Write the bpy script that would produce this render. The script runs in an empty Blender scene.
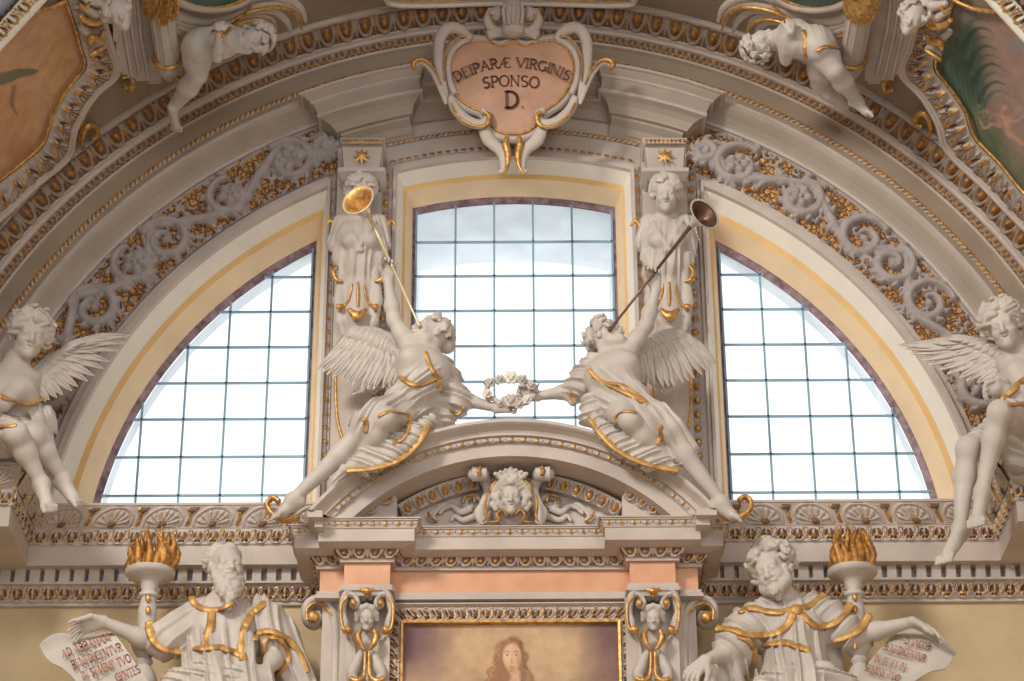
import bpy, math, random
import numpy as np
from mathutils import Vector
random.seed(7); rng = np.random.RandomState(11)
scn = bpy.context.scene
COL = scn.collection
# ------------------------------------------------------------------ camera, world, lights, exposure
FPX = 2400.0; DIST = 20.0; PIT = math.radians(28); ROLL = math.radians(0.3)
CAM = np.array([0, -DIST*math.cos(PIT), -DIST*math.sin(PIT)])
vf = np.array([0, math.cos(PIT), math.sin(PIT)]); vu0 = np.array([0, -math.sin(PIT), math.cos(PIT)]); X1 = np.array([1., 0, 0])
vu = vu0*math.cos(ROLL)+X1*math.sin(ROLL); vr = X1*math.cos(ROLL)-vu0*math.sin(ROLL)
cd = bpy.data.cameras.new('camera'); cam = bpy.data.objects.new('camera', cd); COL.objects.link(cam)
cd.sensor_width = 36; cd.lens = 36*FPX/1024; cd.clip_end = 200
from mathutils import Matrix
cam.matrix_world = Matrix(((vr[0], vu[0], -vf[0], CAM[0]), (vr[1], vu[1], -vf[1], CAM[1]), (vr[2], vu[2], -vf[2], CAM[2]), (0, 0, 0, 1)))
scn.camera = cam
scn.view_settings.view_transform = 'Standard'; scn.view_settings.look = 'None'
scn.view_settings.gamma = 1; scn.view_settings.use_curve_mapping = False
scn.view_settings.exposure = 0.54
wd = bpy.data.worlds.new('sky'); scn.world = wd; wd.use_nodes = True
bg = wd.node_tree.nodes['Background']; bg.inputs[0].default_value = (0.93, 0.97, 1.0, 1); bg.inputs[1].default_value = 1.12
def area(name, loc, target, size, power, col):
    l = bpy.data.lights.new(name, 'AREA'); l.shape = 'RECTANGLE'; l.size, l.size_y = size; l.energy = power; l.color = col
    o = bpy.data.objects.new(name, l); COL.objects.link(o); o.location = loc
    o.rotation_euler = (Vector(target)-Vector(loc)).to_track_quat('-Z', 'Y').to_euler()
area('added_nave_light', (-7.5, -13, 4.5), (0, 0, -0.5), (3, 3), 1150, (1.0, 0.95, 0.88))  # added key lamp out of view at upper left, no window modelled
area('added_nave_light', (8, -20, 1), (0, 0, 0), (4, 5), 300, (1.0, 0.93, 0.85))  # weaker fill lamp added out of view on the right
# ------------------------------------------------------------------ pixel <-> place
def ray(px, py): return vf+vr*(px-512)/FPX+vu*(340.5-py)/FPX
def W(px, py, Y):
    d = ray(px, py); return CAM+d*((Y-CAM[1])/d[1])
def WZ(px, py, Y): return float(W(px, py, Y)[2])
def WX(px, py, Y): return float(W(px, py, Y)[0])
CZ = -1.86                      # height of the centre all the arch rings share
def K(px, py, R):               # point of the barrel vault of radius R seen through a pixel
    d = ray(px, py); o = CAM-np.array([0, 0, CZ])
    a = d[0]**2+d[2]**2; b = 2*(o[0]*d[0]+o[2]*d[2]); c = o[0]**2+o[2]**2-R*R
    t = (-b+math.sqrt(max(b*b-4*a*c, 0)))/(2*a); return CAM+d*t
def nrm(v):
    v = np.asarray(v, float); return v/(np.linalg.norm(v)+1e-12)
# ------------------------------------------------------------------ materials
def mat(name, col, rough=.7, metal=0., var=.12, scale=3., bump=.15, bscale=40., col2=None, spec=.3):
    m = bpy.data.materials.new(name); m.use_nodes = True; nt = m.node_tree; N = nt.nodes; L = nt.links
    b = N['Principled BSDF']; b.inputs['Roughness'].default_value = rough; b.inputs['Metallic'].default_value = metal
    b.inputs['Specular IOR Level'].default_value = spec
    g = N.new('ShaderNodeNewGeometry')
    n = N.new('ShaderNodeTexNoise'); n.inputs['Scale'].default_value = scale; n.inputs['Detail'].default_value = 6
    L.new(g.outputs['Position'], n.inputs['Vector'])
    r = N.new('ShaderNodeValToRGB'); r.color_ramp.elements[0].position = .32; r.color_ramp.elements[1].position = .68
    c = np.array(col); a = c*(1-var) if col2 is None else np.array(col2)
    r.color_ramp.elements[0].color = (*a, 1); r.color_ramp.elements[1].color = (*np.minimum(c*(1+var*.5), 1), 1)
    L.new(n.outputs[0], r.inputs[0]); L.new(r.outputs[0], b.inputs['Base Color'])
    if bump:
        n2 = N.new('ShaderNodeTexNoise'); n2.inputs['Scale'].default_value = bscale; n2.inputs['Detail'].default_value = 4
        L.new(g.outputs['Position'], n2.inputs['Vector'])
        bp = N.new('ShaderNodeBump'); bp.inputs['Strength'].default_value = bump; bp.inputs['Distance'].default_value = .02
        L.new(n2.outputs[0], bp.inputs['Height']); L.new(bp.outputs[0], b.inputs['Normal'])
    return m
MT = dict(
 stone=mat('grey_stucco', (.585, .50, .44)),
 statue=mat('statue_stucco', (.60, .535, .475), rough=.5, var=.10, scale=5, bump=.12),
 vault=mat('vault_plaster', (.36, .28, .205), var=.14, scale=1.5),
 cove=mat('cove_plaster', (.46, .385, .315), var=.12, scale=2),
 gold=mat('gilding', (.74, .45, .15), rough=.42, metal=.6, var=.25, scale=25, bump=.3, col2=(.42, .2, .06)),
 ogold=mat('matt_gilding', (.68, .41, .14), rough=.48, metal=.4, var=.2, scale=12, bump=.2, col2=(.46, .24, .08)),
 dgold=mat('aged_gilding', (.56, .29, .07), rough=.5, metal=.45, var=.3, scale=22, bump=.3, col2=(.26, .11, .04)),
 mosaic=mat('gilded_mosaic', (.50, .26, .10), rough=.5, metal=.3, scale=60, bump=.6, bscale=70, col2=(.25, .10, .045)),
 umber=mat('umber_ground', (.22, .13, .09), var=.3, scale=20),
 relief=mat('relief_stucco', (.44, .385, .36), var=.16, scale=9, bump=.3),
 yellow=mat('yellow_plaster', (.82, .53, .22), var=.10, scale=3),
 cream=mat('cream_plaster', (.86, .79, .68), var=.06, scale=3),
 purple=mat('violet_marble', (.34, .24, .26), var=.4, scale=14, rough=.4, col2=(.16, .09, .10)),
 pink=mat('pink_marble', (.72, .41, .25), var=.16, scale=4, rough=.4, col2=(.66, .33, .19)),
 wall=mat('ochre_wall_plaster', (.60, .46, .27), var=.13, scale=3),
 iron=mat('window_iron', (.28, .42, .53), rough=.5, bump=0),  # dark iron lightened and blued, window glare put into the colour
 outer=mat('outer_reveal_plaster', (.90, .93, .95), bump=.05),
 letter=mat('brown_letter_paint', (.20, .095, .07), bump=0),
 redletter=mat('red_letter_paint', (.50, .22, .15), bump=0),
 floor=mat('floor_marble', (.40, .31, .23), rough=.3, scale=1),
)
def mosaicmat():
    m = MT['mosaic']; nt = m.node_tree; N = nt.nodes; L = nt.links; b = N['Principled BSDF']
    v = N.new('ShaderNodeTexVoronoi'); v.feature = 'DISTANCE_TO_EDGE'; v.inputs['Scale'].default_value = 22; g = N.new('ShaderNodeNewGeometry'); L.new(g.outputs['Position'], v.inputs['Vector'])
    r = N.new('ShaderNodeValToRGB'); r.color_ramp.elements[0].position = .06; r.color_ramp.elements[0].color = (.16, .08, .05, 1); r.color_ramp.elements[1].position = .16; r.color_ramp.elements[1].color = (.62, .33, .11, 1)
    L.new(v.outputs[0], r.inputs[0]); L.new(r.outputs[0], b.inputs['Base Color'])
    bp = N.new('ShaderNodeBump'); bp.inputs['Strength'].default_value = .8; bp.inputs['Distance'].default_value = .02; L.new(v.outputs[0], bp.inputs['Height']); L.new(bp.outputs[0], b.inputs['Normal'])
mosaicmat()
def glassmat():
    m = bpy.data.materials.new('window_glass'); m.use_nodes = True; nt = m.node_tree; N = nt.nodes; L = nt.links; N.clear()
    o = N.new('ShaderNodeOutputMaterial'); mx = N.new('ShaderNodeMixShader'); t = N.new('ShaderNodeBsdfTransparent'); g = N.new('ShaderNodeBsdfGlossy')
    g.inputs['Roughness'].default_value = .05; t.inputs[0].default_value = (.97, .99, 1, 1)
    mx.inputs[0].default_value = .05
    L.new(t.outputs[0], mx.inputs[1]); L.new(g.outputs[0], mx.inputs[2]); L.new(mx.outputs[0], o.inputs[0]); return m
MT['glass'] = glassmat()
def vcolmat(name, rough=.6):
    m = bpy.data.materials.new(name); m.use_nodes = True; N = m.node_tree.nodes; L = m.node_tree.links
    a = N.new('ShaderNodeVertexColor'); a.layer_name = 'paint'; b = N['Principled BSDF']; b.inputs['Roughness'].default_value = rough
    n = N.new('ShaderNodeTexNoise'); n.inputs['Scale'].default_value = 9; n.inputs['Detail'].default_value = 8
    mx = N.new('ShaderNodeMix'); mx.data_type = 'RGBA'; mx.blend_type = 'OVERLAY'; mx.inputs[0].default_value = .35
    g = N.new('ShaderNodeNewGeometry'); L.new(g.outputs['Position'], n.inputs['Vector'])
    L.new(a.outputs[0], mx.inputs[6]); L.new(n.outputs[0], mx.inputs[7]); L.new(mx.outputs[2], b.inputs['Base Color']); return m
MT['paint'] = vcolmat('oil_painting'); MT['fresco'] = vcolmat('fresco_paint', .8)
# ------------------------------------------------------------------ mesh helpers
ORG = {}
class MB:
    def __init__(s): s.v = []; s.q = []; s.n = 0; s.marks = []
    def add(s, v, f, m=0):
        v = np.asarray(v, float).reshape(-1, 3); f = np.asarray(f, int)
        if len(f) == 0: return
        mi = np.broadcast_to(np.asarray(m), (len(f),)).copy()
        s.v.append(v); s.q.append((f+s.n, mi)); s.n += len(v)
def build(name, mb, mats, parent=None, smooth=True, origin=None, color=None, sharp=None):
    V = np.concatenate(mb.v); loops = []; tot = []; mi = []
    for f, m in mb.q: loops.append(f.ravel()); tot.append(np.full(len(f), f.shape[1])); mi.append(m)
    loops = np.concatenate(loops); tot = np.concatenate(tot); mi = np.concatenate(mi)
    if origin is None:
        origin = np.array([0., 0, 0]) if parent is not None else np.array([(V[:, 0].min()+V[:, 0].max())/2, V[:, 1].max(), V[:, 2].min()])
    off = np.asarray(origin, float)
    if parent is not None: off = ORG[parent.name]
    Vl = V-off
    me = bpy.data.meshes.new(name)
    me.vertices.add(len(V)); me.vertices.foreach_set('co', Vl.ravel())
    me.loops.add(len(loops)); me.loops.foreach_set('vertex_index', loops.astype(np.int32))
    me.polygons.add(len(tot)); st = np.concatenate([[0], np.cumsum(tot)[:-1]])
    me.polygons.foreach_set('loop_start', st.astype(np.int32)); me.polygons.foreach_set('loop_total', tot.astype(np.int32))
    for mm in (mats if isinstance(mats, (list, tuple)) else [mats]): me.materials.append(MT[mm])
    me.polygons.foreach_set('material_index', mi.astype(np.int32))
    me.polygons.foreach_set('use_smooth', np.full(len(tot), bool(smooth)))
    me.update(calc_edges=True); me.validate()
    if sharp: me.set_sharp_from_angle(angle=math.radians(sharp))
    if color is not None:
        a = me.color_attributes.new('paint', 'FLOAT_COLOR', 'POINT'); a.data.foreach_set('color', np.c_[color, np.ones(len(color))].astype(np.float32).ravel())
    o = bpy.data.objects.new(name, me); COL.objects.link(o)
    if parent is not None: o.parent = parent
    else: o.location = off
    ORG[o.name] = off
    return o
def build_split(name, mb, mats, parent, **kw):
    """one object for every separate tube or bead collected in mb"""
    mk = mb.marks+[len(mb.q)]; o = None
    for a, b in zip(mk[:-1], mk[1:]):
        if b <= a: continue
        m = MB()
        for i in range(a, b): f, mi = mb.q[i]; base = sum(len(v) for v in mb.v[:i]); m.add(mb.v[i], f-base, mi)
        o = build(name, m, mats, parent, **kw)
    return o
def tag(o, label=None, cat=None, group=None, kind=None):
    if label: o['label'] = label
    if cat: o['category'] = cat
    if group: o['group'] = group
    if kind: o['kind'] = kind
    return o
def thing(name, loc, label, cat, group=None):
    o = bpy.data.objects.new(name, None); COL.objects.link(o); o.location = loc; o.empty_display_size = .1
    ORG[o.name] = np.asarray(loc, float); return tag(o, label, cat, group)
def gridf(nu, nv, cu=False, cv=False):
    i = np.arange(nu if cu else nu-1)[:, None]; j = np.arange(nv if cv else nv-1)[None]
    i2 = (i+1) % nu; j2 = (j+1) % nv; z = i*0+j*0
    return np.stack([i*nv+j+z, i2*nv+j+z, i2*nv+j2+z, i*nv+j2+z], -1).reshape(-1, 4)
def box(mb, a, b, m=0, flip=False):
    x0, y0, z0 = a; x1, y1, z1 = b
    v = [(x0, y0, z0), (x1, y0, z0), (x1, y1, z0), (x0, y1, z0), (x0, y0, z1), (x1, y0, z1), (x1, y1, z1), (x0, y1, z1)]
    mb.add(v, [(0, 3, 2, 1), (4, 5, 6, 7), (0, 1, 5, 4), (1, 2, 6, 5), (2, 3, 7, 6), (3, 0, 4, 7)], m)
def catmull(P, n=8, closed=False):
    P = np.asarray(P, float); k = len(P)
    if k < 3 and not closed: return np.array([P[0]+(P[-1]-P[0])*t for t in np.linspace(0, 1, n+1)])
    out = []
    idx = range(k if closed else k-1)
    for i in idx:
        if closed: a, b, c, d = P[(i-1) % k], P[i], P[(i+1) % k], P[(i+2) % k]
        else: a, b, c, d = P[max(i-1, 0)], P[i], P[i+1], P[min(i+2, k-1)]
        for t in np.arange(n)/n:
            out.append(.5*((2*b)+(-a+c)*t+(2*a-5*b+4*c-d)*t*t+(-a+3*b-3*c+d)*t**3))
    if not closed: out.append(P[-1])
    return np.array(out)
def tube(mb, P, r, n=8, m=0, flat=None, up=None, caps=True):
    """tube along P; r scalar or list; flat=(a,b) scales the section across / along 'up'"""
    mb.marks.append(len(mb.q)); P = np.asarray(P, float); k = len(P); R = np.interp(np.linspace(0, 1, k), np.linspace(0, 1, len(np.atleast_1d(r))), np.atleast_1d(r))
    T = np.gradient(P, axis=0); T /= np.linalg.norm(T, axis=1)[:, None]+1e-12
    u = nrm(up) if up is not None else None; rings = []
    if u is None:
        a = np.array([0, 0, 1.]) if abs(T[0][2]) < .9 else np.array([1., 0, 0]); u_ = nrm(a-T[0]*(a@T[0]))
    ang = np.arange(n)*2*math.pi/n
    for i in range(k):
        if u is not None: b = nrm(u-T[i]*(u@T[i]))
        else: u_ = nrm(u_-T[i]*(u_@T[i])); b = u_
        c = np.cross(T[i], b); fa, fb = flat if flat else (1, 1)
        rings.append(P[i]+R[i]*(np.cos(ang)[:, None]*c*fa+np.sin(ang)[:, None]*b*fb))
    V = np.array(rings).reshape(-1, 3); F = gridf(k, n, False, True)
    mb.add(V, F[:, ::-1], m)
    if caps:
        for e, rr in ((0, 1), (k-1, -1)):
            c = P[e]-T[e]*R[e]*.5*rr; v = np.vstack([rings[e], c]); j = np.arange(n)
            f = np.stack([j, (j+1) % n, np.full(n, n)], 1); mb.add(v, f if rr == 1 else f[:, ::-1], m)
def ball(mb, c, r, m=0, nu=10, nv=7, R=None):
    mb.marks.append(len(mb.q)); r = np.broadcast_to(np.asarray(r, float), (3,)); u = np.arange(nu)*2*math.pi/nu; v = np.linspace(-math.pi/2, math.pi/2, nv)
    P = np.stack([np.cos(v)[:, None]*np.cos(u)*r[0], np.cos(v)[:, None]*np.sin(u)*r[1], (np.sin(v)[:, None]+0*u)*r[2]], -1).reshape(-1, 3)
    if R is not None: P = P@np.asarray(R)
    mb.add(P+np.asarray(c), gridf(nv, nu, False, True)[:, ::-1], m)
def lathe(mb, base, prof, n=28, m=0, axis=(0, 0, 1), mfun=None):
    ax = nrm(axis); a = nrm(np.cross(ax, [0, 1, .01])); b = np.cross(ax, a); th = np.arange(n)*2*math.pi/n
    V = np.array([[np.asarray(base)+ax*z+r*(math.cos(t)*a+math.sin(t)*b) for t in th] for r, z in prof]).reshape(-1, 3)
    mb.add(V, gridf(len(prof), n, False, True), m)
# ------------------------------------------------------------------ ornament canvas (a height field in metres with a gilding mask)
class Cv:
    def __init__(s, L, Wd, res=.009, bgm=0):
        s.L, s.W = L, Wd; s.nu = max(2, int(L/res)+1); s.nv = max(2, int(Wd/res)+1)
        s.u = np.linspace(0, L, s.nu); s.v = np.linspace(0, Wd, s.nv); s.H = np.zeros((s.nu, s.nv)); s.G = np.full((s.nu, s.nv), bgm)
    def st(s, u, v, ru, rv=None, h=None, g=0, ang=0., base=0., sub=False):
        rv = ru if rv is None else rv; h = min(ru, rv) if h is None else h; R = max(ru, rv)
        i0, i1 = np.searchsorted(s.u, [u-R, u+R]); j0, j1 = np.searchsorted(s.v, [v-R, v+R])
        if i1 <= i0 or j1 <= j0: return
        U = s.u[i0:i1, None]-u; V = s.v[None, j0:j1]-v; ca, sa = math.cos(ang), math.sin(ang)
        q = ((U*ca+V*sa)/ru)**2+((-U*sa+V*ca)/rv)**2; k = q < 1; z = base+h*np.sqrt(np.clip(1-q, 0, 1))
        Hs = s.H[i0:i1, j0:j1]; Gs = s.G[i0:i1, j0:j1]
        if sub: Hs[k] = np.minimum(Hs, base-h*np.sqrt(np.clip(1-q, 0, 1)))[k]; Gs[k] = g; return
        w = k & (z > Hs); Hs[w] = z[w]; Gs[w] = g
    def line(s, P, r, h=None, g=0, n=6, base=0., smooth=True):
        Q = catmull(P, n) if smooth else np.asarray(P, float); k = len(Q)
        rr = np.interp(np.linspace(0, 1, k), np.linspace(0, 1, len(np.atleast_1d(r))), np.atleast_1d(r))
        for i in range(k):
            s.st(Q[i][0], Q[i][1], rr[i], h=(rr[i] if h is None else h), g=g, base=base)
            if i < k-1:
                d = np.linalg.norm(Q[i+1]-Q[i]); c = int(d/(max(rr[i], .004)*.35))
                for t in range(1, c+1):
                    f = t/(c+1); p = Q[i]*(1-f)+Q[i+1]*f; rf = rr[i]*(1-f)+rr[i+1]*f; s.st(p[0], p[1], rf, h=(rf if h is None else h), g=g, base=base)
    def put(s, mb, f, moff=0):
        U, V = np.meshgrid(s.u, s.v, indexing='ij'); P = f(U, V, s.H)
        Gf = s.G[:-1, :-1]; mb.add(P.reshape(-1, 3), gridf(s.nu, s.nv), Gf.ravel()+moff)
def patchmap(A, B, C, D, L, Wd):
    """A..B lower edge, C..D upper edge; u along, v up; height along the outward normal"""
    A, B, C, D = map(lambda p: np.asarray(p, float), (A, B, C, D)); n = nrm(np.cross(B-A, C-A))
    def f(U, V, H):
        a = (U/L)[..., None]; b = (V/Wd)[..., None]
        return (A*(1-a)+B*a)*(1-b)+(C*(1-a)+D*a)*b+n*H[..., None]
    return f
def arcmap(a0, a1, R0, Y0, R1, Y1, L, Wd, cx=0., cz=CZ):
    """u from angle a0 to a1 (0 = up, positive to the right), v from (R0,Y0) to (R1,Y1)"""
    n2 = nrm([-(Y0-Y1), -(R1-R0)]) if True else None   # (dR,dY) normal
    nR, nY = -abs(n2[0]), -abs(n2[1])
    def f(U, V, H):
        th = a0+(a1-a0)*U/L; b = V/Wd; R = R0+(R1-R0)*b+nR*H; Y = Y0+(Y1-Y0)*b+nY*H
        return np.stack([cx+R*np.sin(th), Y, cz+R*np.cos(th)], -1)
    return f
def arcsweep(mb, prof, a0, a1, n=120, cx=0., cz=CZ):
    """prof: list of (R, Y, mat of the strip that starts here)"""
    th = np.linspace(a0, a1, n)
    for (R0, Y0, m), (R1, Y1, _) in zip(prof[:-1], prof[1:]):
        V = np.stack([np.stack([cx+R*np.sin(th), np.full(n, Y), cz+R*np.cos(th)], -1) for R, Y in ((R0, Y0), (R1, Y1))], 1).reshape(-1, 3)
        mb.add(V, gridf(n, 2), m)
def miter(path, out):
    P = np.asarray(path, float); n = len(P); Q = []
    def nr(a, b): d = nrm(b-a); return np.array([d[1], -d[0]])
    for i in range(n):
        if i == 0: q = P[0]+nr(P[0], P[1])*out
        elif i == n-1: q = P[-1]+nr(P[-2], P[-1])*out
        else:
            a = nr(P[i-1], P[i]); b = nr(P[i], P[i+1]); m = (a+b)/(1+a@b); q = P[i]+m*out
        Q.append(q)
    return np.array(Q)
def plansweep(mb, path, prof):
    """prof from bottom to top: (out, z, mat of the strip that starts here)"""
    for (o0, z0, m), (o1, z1, _) in zip(prof[:-1], prof[1:]):
        A = miter(path, o0); B = miter(path, o1); k = len(A)
        for i in range(k-1):
            mb.add([(*A[i], z0), (*A[i+1], z0), (*B[i+1], z1), (*B[i], z1)], [(0, 1, 2, 3)], m)
def planrow(mb, path, o0, z0, o1, z1, pat, res=.009, segs=None, moff=0, minlen=.06):
    A = miter(path, o0); B = miter(path, o1)
    for i in range(len(A)-1):
        if segs is not None and i not in segs: continue
        L = float(np.linalg.norm(A[i+1]-A[i])); Wd = math.hypot(o1-o0, z1-z0)
        if L < minlen: continue
        cv = Cv(L, Wd, res); pat(cv)
        cv.put(mb, patchmap((*A[i], z0), (*A[i+1], z0), (*B[i], z1), (*B[i+1], z1), L, Wd), moff)
# repeating patterns: material 0 stone, 1 gold, 2 dark ground
def pat_egg(period=.19, gold=1):
    def f(c):
        k = max(1, round(c.L/period)); p = c.L/k; w = c.W; c.G[:] = 2
        for i in range(k):
            u = (i+.5)*p
            ring = [(u-.36*p, w*1.0), (u-.36*p, w*.55), (u-.2*p, w*.14), (u, w*.05), (u+.2*p, w*.14), (u+.36*p, w*.55), (u+.36*p, w*1.0)]
            c.line(ring, [p*.085], g=0, n=4, h=w*.16); c.st(u, w*.56, p*.18, w*.27, h=w*.30, g=gold)
            c.st(u+p*.5, w*.45, p*.07, w*.5, h=w*.14, g=gold if i % 2 == 0 else 0)
    return f
def pat_leaf(period=.12, bg_=0):
    def f(c):
        k = max(1, round(c.L/period)); p = c.L/k; w = c.W; c.G[:] = bg_
        for i in range(k):
            u = (i+.5)*p; c.st(u, w*.40, p*.33, w*.44, h=w*.14, g=2, sub=True)
            c.line([(u-.44*p, w*.95), (u-.40*p, w*.40), (u-.18*p, w*.06), (u, w*.03), (u+.18*p, w*.06), (u+.40*p, w*.40), (u+.44*p, w*.95)], [w*.07], g=0, n=3, h=w*.12)
            c.st(u, w*.58, p*.11, w*.28, h=w*.22, g=0); c.st(u, w*.30, p*.10, w*.17, h=w*.26, g=1)
            for e in (-1, 1): c.st(u+e*.17*p, w*.30, p*.07, w*.16, h=w*.16, g=1, ang=e*.5); c.line([(u+e*.5*p, w*.25), (u+e*.36*p, w*.80)], w*.045, g=1, n=2, h=w*.16)
            c.line([(u+.36*p, w*.84), (u+.64*p, w*.84)], w*.045, g=1, n=2, h=w*.16)
    return f
def pat_bead(period=.06, g=1, bgm=0, rad=.45):
    def f(c):
        k = max(1, round(c.L/period)); p = c.L/k; w = c.W; c.G[:] = bgm
        for i in range(k): c.st((i+.5)*p, w*.5, min(p*rad, w*.5)*1.1, w*.46, h=w*.4, g=g)
    return f
def pat_dent(period=.12):
    def f(c):
        k = max(1, round(c.L/period)); p = c.L/k; w = c.W
        ph = (c.u[:, None]/p) % 1; on = (ph < .27) & (c.v[None] < w*1.1) & (c.v[None] > w*.18)
        c.H[:] = np.where(on, -.09, 0); c.G[:] = 0
    return f
def pat_shell(period=.37):
    def f(c):
        k = max(1, round(c.L/period)); p = c.L/k; w = c.W; c.G[:] = 0
        for i in range(k):
            u = (i+.5)*p; c.st(u, w*.05, p*.34, w*.72, h=.012, g=0)
            for a in np.linspace(-1.25, 1.25, 7):
                e = (u+math.sin(a)*p*.30, w*.12+math.cos(a)*w*.62); c.line([(u+math.sin(a)*p*.06, w*.12), e], [.006, .016], g=0, n=3, base=.01)
                c.st(u+math.sin(a)*p*.13, w*.1+math.cos(a)*w*.26, .013, h=.022, g=1)
            c.line([(u-.36*p, w*.05), (u-.36*p, w*.5), (u-.2*p, w*.86), (u, w*.95), (u+.2*p, w*.86), (u+.36*p, w*.5), (u+.36*p, w*.05)], [.012], g=0, n=5)
            c.st(u, w*.13, p*.10, w*.16, h=.03, g=2)
            for s in (-1, 1): c.line([(u+s*.5*p, w*.1), (u+s*.5*p, w*.6), (u+s*.40*p, w*.88)], [.010, .014, .01], g=1 if s > 0 else 2, n=4)
            c.st(u+.5*p, w*.8, p*.10, w*.12, h=.02, g=2); c.st(u+.5*p, w*.3, p*.04, w*.3, h=.02, g=1)
    return f
# ================================================================== THE SETTING
RG = 3.48; ZB = -1.52; CX = .02
XW = dict(l=WX(309, 370, .45), cl=WX(414.5, 300, .45), cr=WX(614.5, 300, .45), r=WX(724.5, 370, .45))
SPROF = [(0, .47, 2), (.052, .44, 2), (.055, .43, 0), (.16, .27, 1), (.21, .25, 3), (.31, .14, 4), (.32, .10, 4), (.375, .10, 4), (.39, .15, 4), (.45, .16, 4), (.455, .2, 4)]
def outline(kind, o, n=40):
    R = RG+o
    def arc(xa, xb):
        ta = math.asin((xa-CX)/R); tb = math.asin((xb-CX)/R); t = np.linspace(ta, tb, n); return [(CX+R*math.sin(a), CZ+R*math.cos(a)) for a in t]
    xo = math.sqrt(R*R-(ZB-CZ)**2)
    if kind == 'C': a, b = XW['cl']-o*.62, XW['cr']+o*.62; p = arc(a, b); return [(a, ZB)]+p+[(b, ZB)]
    if kind == 'L': b = XW['l']+o*.42; return arc(CX-xo, b)+[(b, ZB)]
    a = XW['r']-o*.42; return [(a, ZB)]+arc(a, CX+xo)
SM = ['yellow', 'yellow', 'purple', 'cream', 'stone']
MT['ltyellow'] = mat('pale_yellow_plaster', (.88, .66, .42), var=.08)
for i, kd in enumerate('LCR'):
    mb = MB(); sc_ = .80 if kd == 'C' else 1.0
    for (o0, y0, m), (o1, y1, _) in zip(SPROF[:-1], SPROF[1:]):
        A = outline(kd, o0*sc_); B = outline(kd, o1*sc_); n = len(A)
        V = np.array([[(a[0], y0, a[1]), (b[0], y1, b[1])] for a, b in zip(A, B)]).reshape(-1, 3); mb.add(V, gridf(n, 2), m)
    o = build('trim_%d' % (i+1), mb, ['ltyellow', 'yellow', 'purple', 'cream', 'stone'], smooth=False, sharp=30); tag(o, kind='structure')
    # outer reveal beyond the glass
    mb = MB(); A = outline(kd, .0)
    V = np.array([[(a[0], .486, a[1]), (a[0], 1.5 if kd == 'C' else .66, a[1])] for a in A]).reshape(-1, 3); mb.add(V, gridf(len(A), 2))
    o = build('wall_outer_reveal', mb, 'outer', smooth=False); tag(o, kind='structure')
    # iron bars and panes
    P = np.array(outline(kd, .01)); x0, x1 = P[:, 0].min(), P[:, 0].max()
    def top(x): return CZ+math.sqrt(max((RG+.01)**2-(x-CX)**2, .01))
    def sidex(z): return math.sqrt(max((RG+.01)**2-(z-CZ)**2, 0))
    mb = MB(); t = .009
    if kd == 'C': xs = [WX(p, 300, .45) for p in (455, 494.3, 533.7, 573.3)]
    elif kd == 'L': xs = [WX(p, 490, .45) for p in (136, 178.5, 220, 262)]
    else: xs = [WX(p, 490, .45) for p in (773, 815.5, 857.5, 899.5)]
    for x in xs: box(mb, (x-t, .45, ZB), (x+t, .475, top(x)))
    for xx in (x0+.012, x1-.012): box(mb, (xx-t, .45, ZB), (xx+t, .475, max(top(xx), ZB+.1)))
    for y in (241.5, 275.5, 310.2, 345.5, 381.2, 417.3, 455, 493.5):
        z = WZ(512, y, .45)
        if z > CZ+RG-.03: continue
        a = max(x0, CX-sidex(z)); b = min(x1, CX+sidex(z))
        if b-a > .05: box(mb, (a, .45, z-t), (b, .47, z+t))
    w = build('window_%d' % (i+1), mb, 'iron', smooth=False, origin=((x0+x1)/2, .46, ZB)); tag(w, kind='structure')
    mb = MB(); n = len(P); V = np.vstack([np.c_[P[:, 0], np.full(n, .478), P[:, 1]], np.c_[P[:, 0], np.full(n, .484), P[:, 1]]])
    mb.add(V, [list(range(n))]); mb.add(V, [list(range(2*n-1, n-1, -1))])
    mb.add(V, [(i, i+n, (i+1) % n+n, (i+1) % n) for i in range(n)])
    build('pane', mb, 'glass', w, smooth=False)
# back wall between and around the windows (ring sectors and piers), all in the relief plane
mb = MB()
arcsweep(mb, [(3.80, .205, 0), (4.75, .205, 0)], -1.505, 1.505, 140)
for a, b in ((XW['l']+.18, XW['cl']-.20), (XW['cr']+.20, XW['r']-.18)): box(mb, (a, .2, -1.6), (b, .55, 1.97))
for s in (-1, 1): box(mb, (min(s*3.75, s*5.4), .206, -2.4), (max(s*3.75, s*5.4), .5, -1.50))
# solid wall above the arch openings so that no daylight leaks
th = np.linspace(-1.9, 1.9, 120)
V = np.stack([np.stack([CX+R*np.sin(th), np.full(120, .56), CZ+R*np.cos(th)], -1) for R in (3.52, 7.5)], 1).reshape(-1, 3); mb.add(V, gridf(120, 2), 0)
tag(build('wall_back', mb, 'stone', smooth=False), kind='structure')
mb = MB(); box(mb, (-5.6, .08, -6.5), (5.6, .9, -2.42)); box(mb, (-5.6, .085, -2.42), (5.6, .6, -1.60)); 
tag(build('wall_lower', mb, 'wall', smooth=False), kind='structure')
for nm, s in (('wall_left', -1), ('wall_right', 1)):
    mb = MB(); box(mb, (min(s*5.25, s*5.6), -4.2, -11), (max(s*5.25, s*5.6), .1, CZ+.1)); tag(build(nm, mb, 'wall', smooth=False), kind='structure')
mb = MB(); box(mb, (-9, -26, -11.2), (9, 1, -11)); tag(build('floor', mb, 'floor', smooth=False), kind='structure')
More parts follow.
